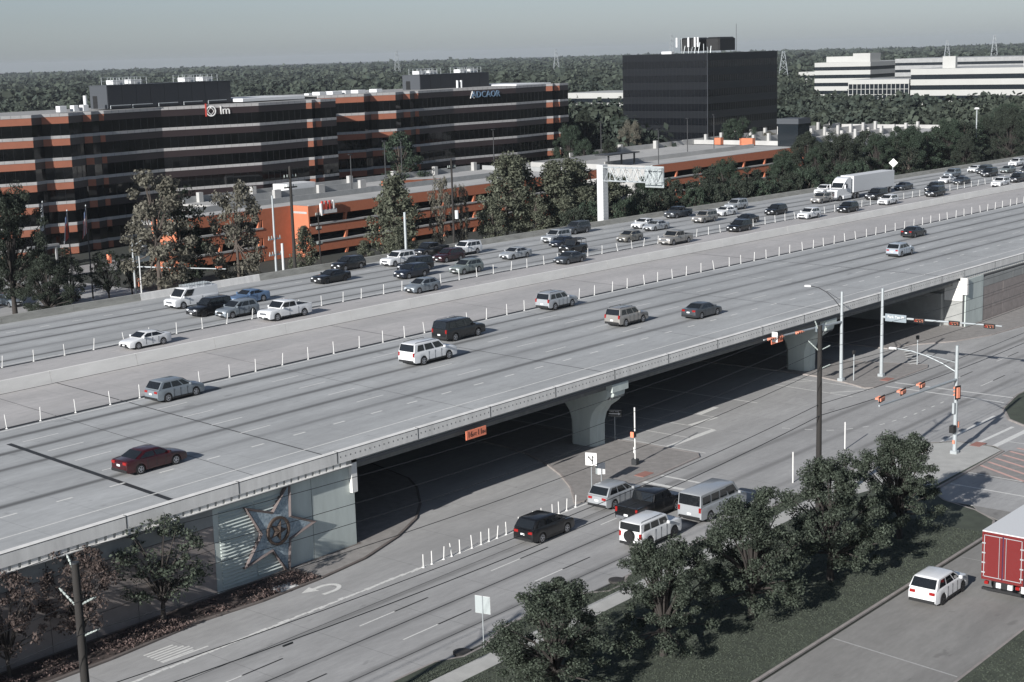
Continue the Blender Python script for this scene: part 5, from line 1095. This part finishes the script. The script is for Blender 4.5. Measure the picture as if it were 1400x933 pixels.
# grass on the near lawns, as short blades
def lawn_grass(x0, x1, y0, y1, n, seed, test=None):
    g = np.random.default_rng(seed); X = x0+(x1-x0)*g.random(n); Y = y0+(y1-y0)*g.random(n)
    if test is not None: k = test(X, Y); X, Y = X[k], Y[k]
    n = len(X); h = .02+.035*g.random(n); a = g.random(n)*6.283; dx, dy = np.cos(a)*.03, np.sin(a)*.03; lx, ly = g.normal(size=n)*.06, g.normal(size=n)*.06; z = np.full(n, .112)
    return np.stack([np.stack([X-dx, Y-dy, z], 1), np.stack([X+dx, Y+dy, z], 1), np.stack([X+dx+lx, Y+dy+ly, z+h], 1), np.stack([X-dx+lx, Y-dy+ly, z+h], 1)], 1).reshape(-1, 3)
mat('grass_blade', lin(66, 73, 62), .95, island=.14)
V = np.concatenate([lawn_grass(52, 101, 40.4, 52.9, 62000, 1, lambda X, Y: (X < 98)), lawn_grass(52, 98, 54.45, 55.4, 8000, 2, lambda X, Y: ~((X > 59.5) & (X < 62.5) & (Y > 55.1))), lawn_grass(66, 95, 24, 31.4, 12000, 3)])
link('grass', quads_mesh('grass', V, 'grass_blade'), kind='stuff')
# ================================================================== posts, poles, signals, signs, wires
def cyl_mesh(name, r, h, m, n=8, r1=None): return MB().tube((0, 0, 0), (0, 0, h), r, r1, n).mesh(name, m)
post_me = MB().tube((0, 0, .03), (0, 0, 1.15), .036, n=8).tube((0, 0, 0), (0, 0, .05), .12, .09, n=8).mesh('delineator_post', 'post_white')
post_s = MB().tube((0, 0, .03), (0, 0, .95), .038, n=8).tube((0, 0, 0), (0, 0, .05), .12, .09, n=8).mesh('delineator_post', 'post_white')
r6 = random.Random(12)
def posts(xs_, y, zf, me, label, group, lean=.05):
    for x in xs_:
        o = link('delineator_post', me, None, (x+r6.uniform(-.25, .25), y, zf(x)), 0, label, 'post', group); o.rotation_euler = (r6.gauss(0, lean), r6.gauss(0, lean), 0)
posts(frange(61.7, 292, 3.15), 103.75, zroad, post_me, 'white flexible post in the row along the near toll lanes', 'near row of delineator posts')
posts(frange(75, 352, 3.35), 125.75, zroad, post_me, 'white flexible post in the row on the far carriageway', 'far row of delineator posts', .07)
posts([70.0+i*1.0 for i in range(18)], 67.9, lambda x: 0, post_s, 'short white post in the row on the street turn lane', 'street row of delineator posts', .04)
# ------------------------------------------------------------------ utility poles with wires
def insulator(parent, p0, p1):
    q = MB(); p0, p1 = Vector(p0), Vector(p1)
    for i in range(5): a = p0.lerp(p1, i/5); b = p0.lerp(p1, (i+.7)/5); q.tube(a, b, .06, .04, 7)
    q.tube(p0, p1, .03, n=5); return q.build('insulator', 'insulator', parent)
poles = []
for x, h, lab in ((33.4, 13.8, 'dark wooden utility pole at the corner by the planting bed'), (95.3, 14.0, 'dark wooden utility pole rising behind the oaks')):
    p = thing('utility_pole', lab, 'pole', (x, 52.0, .1)); MB().tube((0, 0, 0), (0, 0, h), .23, .16, 12).build('shaft', 'pole_wood', p, smooth=40)
    insulator(p, (0, .1, h-.35), (-.12, .35, h+.35)); insulator(p, (.1, -.1, h-1.75), (.5, -.55, h-1.45)); insulator(p, (-.1, .1, h-1.75), (-.35, .75, h-1.1)); insulator(p, (.1, -.12, h-3.1), (.55, -.55, h-2.85))
    MB().tube((0, 0, h-.0), (0, 0, h+.06), .17, n=12).build('cap', 'steel_dark', p)
def wire(pts, sag, r, label, n=14):
    mb = MB(); path = []
    for a, b in zip(pts, pts[1:]):
        a, b = Vector(a), Vector(b)
        for i in range(n): t = i/n; q = a.lerp(b, t); q.z -= sag*4*t*(1-t); path.append(q)
    path.append(Vector(pts[-1])); return mb.path(path, r, 5).build('overhead_wire', 'wire', None, label=label, cat='wire', group='overhead wires between the dark poles')
for dy, z, sag, r, lab in ((.35, 14.35, .9, .016, 'topmost thin wire strung between the two dark poles'), (.75, 12.95, 1.0, .016, 'thin wire on the far insulators of the dark poles'), (-.55, 12.5, 1.0, .016, 'thin wire on the near insulators of the dark poles'), (-.55, 11.1, .9, .018, 'lower thin wire under the insulators of the dark poles'), (0, 8.3, .8, .022, 'thick upper cable between the dark poles'), (-.1, 7.5, .9, .026, 'thick lower cable with splice between the dark poles')):
    wire([(-28, 52+dy, z), (33.4, 52+dy, z), (95.3, 52+dy, z+.05), (160, 52+dy, z)], sag, r, lab)
sp = MB().tube((44, 51.9, 6.86), (44.6, 51.9, 6.845), .05, .05, 8).build('cable_splice', 'wire', None, label='dark splice case hanging on the lowest cable', cat='splice case')
def far_pole(x, y, h, lab, m='pole_wood', arms=((.9, 1.6), (2.0, 1.6)), r=.2, z=0):
    p = thing('utility_pole', lab, 'pole', (x, y, z)); MB().tube((0, 0, 0), (0, 0, h), r, r*.65, 10).build('shaft', m, p, smooth=40)
    for dz, w in arms:
        MB().box(-w, w, -.08, .08, h-dz-.1, h-dz+.1).build('crossarm', m, p)
        for q in (-.9, -.45, .45, .9): MB().tube((q*w, 0, h-dz+.1), (q*w, 0, h-dz+.45), .09, .06, 6).build('insulator', 'insulator', p)
    return p
far_pole(146.4, 165, 18.8, 'tall dark utility pole at the bright garage corner', arms=((1.6, 1.2), (3.0, 1.2)), r=.28)
far_pole(175.3, 160, 17.9, 'tall utility pole with a transformer among the pines', arms=((1.4, .9),), r=.22)
MB().tube((175.6, 159.5, 8.6), (175.6, 159.5, 9.9), .3, n=10).build('transformer', 'machine_white', None, label='white transformer can on the pole among the pines', cat='transformer')
far_pole(138.5, 160, 15.5, 'grey utility pole with two crossarms before the garage', m='steel', arms=((6.0, 1.1), (8.2, 1.1)))
far_pole(149.6, 163, 12.5, 'short brown pole with side brackets before the bright garage wall', arms=((1.0, .5), (3, .5), (5.2, .5)), r=.13)
p = thing('post', 'plain grey post standing at the outer barrier under the pines', 'post', (159.3, 155, 0)); MB().tube((0, 0, 0), (0, 0, 11.4), .22, .2, 10).build('shaft', 'steel', p)
p = thing('post', 'pale slim post beside the grey utility pole', 'post', (137.2, 157, 0)); MB().tube((0, 0, 0), (0, 0, 9.2), .18, n=10).build('shaft', 'gantry_paint', p)
for i, (x, y, z, h) in enumerate(((205.6, 214, 7.9, 7.5), (215, 214, 7.9, 9.5), (262, 226, 7.9, 9), (289.8, 200, 7.7, 8), (316.9, 210, 7.7, 9), (336.8, 215, 7.7, 9), (232, 226, 7.9, 8.5), (300, 224, 7.7, 9))):
    p = thing('lamp_post', ('slim dark lamp post on the orange garage roof', 'slim dark lamp post on the low garage deck')[z < 7.8], 'lamp post', (x, y, z), 0, ('garage roof lamps', 'garage deck lamps')[z < 7.8]); MB().tube((0, 0, 0), (0, 0, h), .11, .08, 8).build('shaft', 'steel_dark', p); MB().box(-.5, .5, -.2, .2, h, h+.15).build('lamp_head', 'steel_dark', p)
# ------------------------------------------------------------------ traffic signals
def signal_head(parent, loc, rz, horiz=True, back=True, n=3):
    """head with hooded lenses looking along local -x"""
    s = link('signal_head', None, parent, loc, rz); L_ = .29*n
    def place(mb, nm, m): return mb.build(nm, m, s)
    if horiz: place(MB().bbox(-.12, .12, -L_/2, L_/2, -.12, .12, .03), 'housing', 'signal_yellow')
    else: place(MB().bbox(-.12, .12, -.18, .18, -L_/2, L_/2, .03), 'housing', 'signal_yellow')
    if back: place(MB().box(.0, .03, -L_/2-.14, L_/2+.14, -.24, .24) if horiz else MB().box(.0, .03, -.32, .32, -L_/2-.14, L_/2+.14), 'backplate', 'signal_black')
    for k in range(n):
        o = (k-(n-1)/2)*.29; y, z = (o, 0) if horiz else (0, o)
        q = MB()
        for i in range(8):
            a, b = math.pi*(i/8)-.0, math.pi*((i+1)/8); q.quad((-.12, y+.15*math.cos(a), z+.15*math.sin(a)), (-.12, y+.15*math.cos(b), z+.15*math.sin(b)), (-.36, y+.15*math.cos(b), z+.15*math.sin(b)), (-.36, y+.15*math.cos(a), z+.15*math.sin(a)))
        place(q, 'visor', 'signal_yellow')
        q = MB(); q.add([(-.125, y+.13*math.cos(2*math.pi*i/10), z+.13*math.sin(2*math.pi*i/10)) for i in range(10)], [tuple(range(10))]); place(q, 'lens', 'lens_red' if k == n-1 else 'signal_black')
    return s
def sig_pole(x, y, h, lab, rzarm, L_, za, zb):
    p = thing('signal_pole', lab, 'traffic signal', (x, y, .1)); MB().tube((0, 0, .25), (0, 0, h), .20, .13, 12).build('shaft', 'steel', p, smooth=40); MB().bbox(-.3, .3, -.3, .3, 0, .3, .05).build('base', 'steel', p)
    d = Vector((math.cos(rzarm), math.sin(rzarm), 0)); MB().tube((0, 0, za), d*L_+Vector((0, 0, zb)), .13, .07, 10).build('mast_arm', 'steel', p, smooth=40); return p, d
def cobra(p, z0, v, L_, rise, m='steel'):
    v = Vector(v).normalized(); pts = [Vector((0, 0, z0))+v*(L_*t)+Vector((0, 0, rise*(1-(1-t)**2))) for t in (0, .25, .5, .75, 1)]; q = MB(); q.path(pts, .05, 6); q.build('lamp_arm', m, p)
    q = MB(); q.path([Vector((0, 0, z0+.8)), pts[2]+Vector((0, 0, .12))], .03, 5); q.build('brace', m, p)
    e = pts[-1]; q = MB(); q.bbox(-.34, .34, -.13, .13, -.08, .08, .05); o = q.build('lamp_head', 'sign_white', p, loc=e+v*.35); o.rotation_euler = (0, 0, math.atan2(v.y, v.x))
p1, d = sig_pole(136.6, 72.1, 9.2, 'grey signal pole with its mast arm along the bridge and a lamp on top', math.pi, 15.2, 6.1, 6.7); cobra(p1, 7.4, (-.2, 1, 0), 3.2, 2.2, 'steel_dark')
for L_ in (14.2, 12.8, 9.0): signal_head(p1, (-L_, -.15, 6.1+L_*.04), -math.pi/2-.1+math.pi, True, False)
MB().box(-13.55, -13.5, -.5, .1, 6.25, 7.2).build('lane_sign', 'sign_white', p1); MB().box(-5.8, -4.2, -.35, -.25, 6.0, 6.6).build('name_sign', 'sign_street', p1)
p2, d = sig_pole(140.7, 69.7, 9.15, 'grey signal pole with an arm of three heads beside the bridge', -math.pi/2, 12.6, 6.2, 6.4)
for L_ in (4.1, 7.8, 11.4): signal_head(p2, (-.18, -L_, 6.15+.015*L_), 0, True, True)
b_ = MB().box(-.24, -.2, -2.75, -.45, 5.85, 6.62).build('name_sign', 'sign_street', p2); text('lettering', 'Park Ten Pl', .38, 'sign_white', b_, (-.25, -1.6, 6.32), -math.pi/2, depth=.004)
p3, d = sig_pole(116.5, 51.0, 9.15, 'grey signal pole on the near corner with backplated heads', math.pi, 13.8, 6.3, 6.8); cobra(p3, 6.9, (-.05, 1, 0), 5.2, 1.5)
for L_ in (6.2, 9.6, 13.2): signal_head(p3, (-L_, .1, 6.55+.035*L_+.2), -math.pi/2+.1, True, True)
signal_head(p3, (-.35, -.3, 5.3), -1.9, False, True); MB().bbox(-.75, -.2, -.2, .2, 1.9, 2.5, .03).build('pedestrian_signal', 'signal_black', p3); MB().bbox(.2, .4, -.2, .15, 2.2, 2.7, .03).build('pedestrian_signal', 'signal_yellow', p3); MB().bbox(-.3, -.2, -.1, .1, .9, 1.2, .02).build('push_button', 'signal_yellow', p3); MB().bbox(-.5, -.25, -.1, .1, 3.5, 4.4, .02).build('bracket', 'steel', p3)
p4, d = sig_pole(129.3, 180, 9.4, 'far signal pole with a long arm and a lamp over the plaza street', -math.pi/2+.35, 15, 5.3, 5.3); cobra(p4, 8.2, (1, -.5, 0), 4.5, 1.6)
signal_head(p4, (4.5, -13.5, 5.6), -math.pi/2, True, True); signal_head(p4, (.4, -.4, 3.0), -math.pi/2, False, True, 4); b_ = MB().box(.2, 2.6, -.4, -.34, 5.9, 7.2).build('name_sign', 'sign_street', p4)
pp = thing('push_button_pole', 'thin white pedestrian pole on the traffic island', 'pole', (98.9, 70.9, .11)); MB().tube((0, 0, .3), (0, 0, 4.85), .06, n=8).build('shaft', 'post_white', pp); MB().bbox(-.25, .25, -.25, .25, 0, .5, .04).build('base', 'steel_dark', pp); MB().bbox(-.4, .02, -.16, .16, 2.4, 2.85, .03).build('pedestrian_signal', 'signal_black', pp); MB().bbox(-.44, -.34, -.16, .16, 2.4, 2.85, .02).build('visor', 'sign_orange', pp); MB().bbox(-.12, -.02, -.1, .1, 1.0, 1.5, .02).build('push_button', 'sign_white', pp)
for x, y, h, lab in ((101.8, 57.8, 2.5, 'thin white post on the street behind the middle oak'), (113.0, 59.2, 2.4, 'thin white post standing before the mast arm signals'), (137.4, 71.1, 2.95, 'small pedestrian signal post beside the bridge signal'), (148.0, 69.2, 2.93, 'small post at the end of the hatched island')):
    p = thing('slim_post', lab, 'post', (x, y, .0)); MB().tube((0, 0, 0), (0, 0, h), .055, n=8).build('shaft', 'post_white' if x < 120 else 'steel', p)
    if x > 120: MB().bbox(-.2, .2, -.12, .12, h-.1, h+.3, .03).build('head', 'signal_black', p)
# ------------------------------------------------------------------ signs
def sign(x, y, h, w, hh, lab, rz, m='sign_white', z=.11, postm='steel', cat='sign'):
    """panel that faces local -x"""
    s = thing('road_sign', lab, cat, (x, y, z), rz); MB().tube((0.03, 0, 0), (0.03, 0, h), .035, n=8).build('post', postm, s)
    pn = MB().bbox(-.025, 0, -w/2, w/2, h-hh, h, .006).build('panel', m, s); MB().box(.001, .012, -w/2+.01, w/2-.01, h-hh+.01, h-.01).build('panel_back', 'sign_back', s); return s, pn
s, pn = sign(91.0, 69.45, 2.98, .92, 1.02, 'white lane-use sign with two black arrows on the island', .35)
q = MB(); 
def arrow(q, pts, w, x=-.03):
    for a, b in zip(pts, pts[1:]):
        d = Vector((b[0]-a[0], b[1]-a[1])).normalized(); nx, nz = -d.y*w, d.x*w; q.quad((x, a[0]-nx, a[1]-nz), (x, b[0]-nx, b[1]-nz), (x, b[0]+nx, b[1]+nz), (x, a[0]+nx, a[1]+nz))
    a, b = pts[-2], pts[-1]; d = Vector((b[0]-a[0], b[1]-a[1])).normalized(); e = (b[0]+d.x*.16, b[1]+d.y*.16); q.add([(x-.001, b[0]-d.y*.1, b[1]+d.x*.1), (x-.001, b[0]+d.y*.1, b[1]-d.x*.1), (x-.001, e[0], e[1])], [(0, 1, 2)])
arrow(q, [(-.14, 2.06), (-.14, 2.62)], .045); arrow(q, [(-.14, 2.3), (.02, 2.45), (.16, 2.6)], .045); q.build('arrow', 'black_print', pn)
s, pn = sign(92.7, 69.75, 1.75, .62, .95, 'plain white sign beside the lane-use sign', .9)
MB().bbox(.04, .07, -.05, .45, .85, 1.7, .006).build('side_panel', 'sign_back', s)
s, pn = sign(104.4, 77.0, 2.8, 1.35, .68, 'black and white one way sign at the bridge pier', .45, 'black_print')
q = MB(); q.box(-.034, -.027, -.60, .60, 2.19, 2.21); q.box(-.034, -.027, -.60, .60, 2.71, 2.73); q.box(-.035, -.028, -.35, .5, 2.36, 2.44); q.add([(-.033, -.34, 2.28), (-.033, -.34, 2.52), (-.033, -.56, 2.40)], [(0, 2, 1)]); q.build('arrow', 'sign_white', pn); text('lettering', 'ONE WAY', .18, 'sign_white', pn, (-.034, 0, 2.60), -math.pi/2, depth=.003)
s, pn = sign(61.8, 55.2, 3.12, .98, 1.05, 'lone signpost seen from behind on the near verge', math.pi+.25, z=.12)
def clear_sign(x0, x1, z0, z1, lab, txt):
    s = thing('clearance_sign', lab, 'sign', ((x0+x1)/2, 74.56, (z0+z1)/2)); w, h = x1-x0, z1-z0; MB().bbox(-w/2, w/2, -.06, .0, -h/2, h/2, .01).build('panel', 'sign_orange', s)
    for k, (t_, sz, xx, zz) in enumerate(txt): text('lettering', t_, sz, 'black_print', s, (xx, -.07, zz), 0, .004)
MBx = (('16', .62, -.70, 0), ('FT', .36, -.16, -.07), ('11', .62, .40, 0), ('IN', .36, .86, -.07))
clear_sign(82.2, 84.5, 5.25, 5.95, 'orange clearance sign on the girder near the star wall', MBx)
clear_sign(126.9, 129.1, 5.2, 5.85, 'orange clearance sign on the girder beside the mast arm', MBx)
dm = thing('warning_sign', 'white diamond sign on the outer barrier behind the lorry', 'sign', (302.3, 147.9, zroad(302)+.7)); MB().tube((0, 0, 0), (0, 0, 3.2), .06, n=8).build('post', 'steel', dm)
q = MB(); q.prism([(0, 0), (.95, .95), (0, 1.9), (-.95, .95)], -.03, .03); o = q.build('panel', 'sign_white', dm, loc=(0, -.12, 1.9)); o.rotation_euler = (math.pi/2, 0, math.pi/2*-.75)
# ------------------------------------------------------------------ sign gantry
gz = zroad(196); gt = thing('sign_gantry', 'white cantilever gantry with a trussed arm over the far lanes', 'gantry', (200.0, 149.2, 0))
MB().bbox(-.72, .72, -.62, .62, 0, 15.5, .05).build('column', 'gantry_paint', gt)
for k in range(24): MB().box(-.725, .725, -.625, .625, gz-4+k*.55, gz-4+k*.55+.03).build('course_line', 'steel', gt)
tr_ = MB()
for yy, zz in ((-.9, 15.1), (-.9, 12.9)):
    for xx in (-.6, .6): tr_.path([(xx, -.7, zz), (xx, -11.5, zz)], .085, 6)
for i in range(9):
    a, b = -.8-i*1.2, -.8-(i+1)*1.2
    for xx in (-.6, .6): tr_.path([(xx, a, 15.1 if i % 2 else 12.9), (xx, b, 12.9 if i % 2 else 15.1)], .05, 5); tr_.path([(xx, b, 12.9), (xx, b, 15.1)], .045, 5)
    tr_.path([(-.6, b, 15.1), (.6, b, 15.1)], .05, 5); tr_.path([(-.6, b, 12.9), (.6, b, 12.9)], .05, 5)
tr_.build('truss_arm', 'steel', gt)
MB().bbox(.75, .95, -11.6, -8.0, 12.0, 15.4, .02).build('sign_panel', 'sign_back', gt)
for zz in (12.1, 12.9, 13.7, 14.5, 15.2): MB().box(.68, .75, -11.5, -8.1, zz, zz+.1).build('panel_rib', 'steel', gt)
for yy in (-11.2, -10, -8.8): MB().box(.62, .68, yy, yy+.1, 12.1, 15.3).build('panel_rib', 'steel', gt)
# ------------------------------------------------------------------ flags
mat('flag_white', lin(206, 208, 210), .8); mat('flag_red', lin(170, 66, 58), .8); mat('flag_blue', lin(70, 84, 110), .8)
def flag(x, y, h, lab, bands):
    p = thing('flagpole', lab, 'flagpole', (x, y, 0)); MB().tube((0, 0, 0), (0, 0, h), .12, .07, 8).build('shaft', 'steel_dark', p)
    MB().tube((0, 0, h), (0, 0, h+.2), .12, .05, 8).build('finial', 'steel', p); f = link('flag', None, p)
    for j, (u0, u1, v0, v1, m) in enumerate(bands):
        vs_ = []; nu = 6
        for i in range(nu+1):
            u = u0+(u1-u0)*i/nu
            for v in (v0, v1): vs_.append((-.08-.95*u*(.35+.65*v), .12*math.sin(u*9+v*3)*u-.02*j*0, h-.25-3.6*v-.9*u))
        MB().add(vs_, [(2*i, 2*i+1, 2*i+3, 2*i+2) for i in range(nu)]).build('flag_band', m, f)
flag(121.8, 190, 14.9, 'flagpole with a limp white flag', [(0, 1, 0, .55, 'flag_white'), (0, 1, .55, .75, 'flag_blue'), (0, 1, .75, 1, 'flag_white')])
flag(125.7, 190, 13.3, 'flagpole with a limp red white and blue flag', [(0, 1, 0, .33, 'flag_blue'), (0, .6, .33, 1, 'flag_red'), (.6, 1, .33, 1, 'flag_white')])
flag(128.9, 190, 13.7, 'flagpole with a limp striped flag nearest the signal mast', [(0, 1, 0, .3, 'flag_blue')]+[(i/7, (i+1)/7, .3, 1, ('flag_red', 'flag_white')[i % 2]) for i in range(7)])
# ------------------------------------------------------------------ plaza before the first office block
MB().prism([(100, 222), (150, 214), (165, 219), (165, 226), (150, 224), (100, 231)], -.04, .02).build('plaza_path', 'plain_paving', kind='structure')
w_ = thing('planter', 'low red brick planter on the shaded plaza', 'planter', (131, 231, 0)); MB().bbox(-4, 4, -.6, .6, 0, 1.6, .05).build('wall', 'brick_red', w_); MB().box(-3.8, 3.8, -.4, .4, 1.6, 1.7).build('soil', 'mulch', w_)
for i, (x, y, h, w) in enumerate(((140, 214, 2.4, 3), (146, 212, 2.0, 3), (152, 211, 2.2, 3.2), (136, 230, 3.2, 4), (144, 228, 3.4, 4.5), (150, 229, 3, 4))): tree('bush', 'bush_leaf', x, y, h, w, 'clipped shrub on the shaded plaza', 'plaza shrubs', name='shrub', cat='shrub', var=i % 3)
pg = thing('pergola', 'pale open frame over shrubs on the plaza', 'pergola', (143, 224, 0)); 
for xx in (-2.4, 2.4): MB().box(xx, xx+.3, 0, .3, 0, 4).build('post', 'deck_wall', pg)
MB().box(-2.8, 3.1, -.1, .4, 4, 4.35).build('beam', 'deck_wall', pg)
bx = thing('marker_post', 'small orange marker post on the plaza edge', 'post', (154.5, 222, 0)); MB().bbox(-.3, .3, -.3, .3, 0, 1.6, .05).build('body', 'sign_orange', bx); MB().bbox(-.2, .2, -.2, .2, 1.6, 1.8, .03).build('cap', 'steel_dark', bx)
lp = thing('street_lamp', 'short pale street lamp behind the outer barrier', 'street lamp', (127.4, 176, 0)); MB().tube((0, 0, 0), (0, 0, 7.4), .12, .09, 8).build('shaft', 'gantry_paint', lp); MB().path([(0, 0, 7.3), (.5, .2, 8.5), (1.0, .3, 8.7)], .06, 6).build('arm', 'gantry_paint', lp); MB().bbox(.9, 1.6, .15, .45, 8.6, 8.8, .03).build('lamp_head', 'sign_white', lp)
p = thing('lamp_post', 'tall grey lamp post rising from the tree belt', 'lamp post', (380.6, 163, 0)); MB().tube((0, 0, 0), (0, 0, 16.2), .22, .14, 10).build('shaft', 'steel', p); MB().tube((0, 0, 16.2), (0, 0, 16.6), .7, .5, 10).build('lamp_head', 'sign_white', p)
# ------------------------------------------------------------------ pylons far away
def pylon(x, y, h, lab):
    p = thing('power_pylon', lab, 'pylon', (x, y, 0), .5, 'power pylons on the horizon'); q = MB()
    def w(z): return 4.2*(1-z/h)+.7
    lv = [0, h*.22, h*.42, h*.58, h*.7, h*.82, h*.92, h]
    for a, b in zip(lv, lv[1:]):
        for sx_, sy_ in ((1, 1), (1, -1), (-1, -1), (-1, 1)):
            q.path([(sx_*w(a), sy_*w(a), a), (sx_*w(b), sy_*w(b), b)], .22, 4)
            q.path([(sx_*w(a), sy_*w(a), a), (-sy_*w(b) if False else sx_*w(b)*(1 if sx_*sy_ > 0 else -1), sy_*w(b)*(-1 if sx_*sy_ > 0 else 1), b)], .14, 4)
    q.build('tower', 'steel', p)
    for z in (h*.72, h*.86, h*.97): MB().path([(-7, 0, z), (0, 0, z+.8), (7, 0, z)], .2, 4).build('crossarm', 'steel', p)
pylon(1500, 1015, 50, 'lattice pylon just behind the black block'); pylon(900, 520, 30, 'lattice pylon between the black block and the white offices'); pylon(1500, 1187, 38, 'lattice pylon over the woods behind the second block'); pylon(1500, 1462, 42, 'lattice pylon over the woods behind the first penthouse'); pylon(1500, 676, 34, 'lattice pylon above the white offices'); pylon(1500, 626, 38, 'lattice pylon nearest the edge of view')
# ================================================================== haze over the whole scene
hz = bpy.data.materials.new('haze'); hz.use_nodes = True; n_ = hz.node_tree.nodes; n_.remove(n_['Principled BSDF'])
pv = n_.new('ShaderNodeVolumePrincipled'); pv.inputs['Color'].default_value = (.86, .93, 1, 1); pv.inputs['Density'].default_value = 6e-5; pv.inputs['Anisotropy'].default_value = .2
hz.node_tree.links.new(pv.outputs[0], n_['Material Output'].inputs['Volume']); MATS['haze'] = hz
MB().box(-3100, 9100, -1600, 9100, -1.2, 62).build('haze', 'haze', kind='stuff')
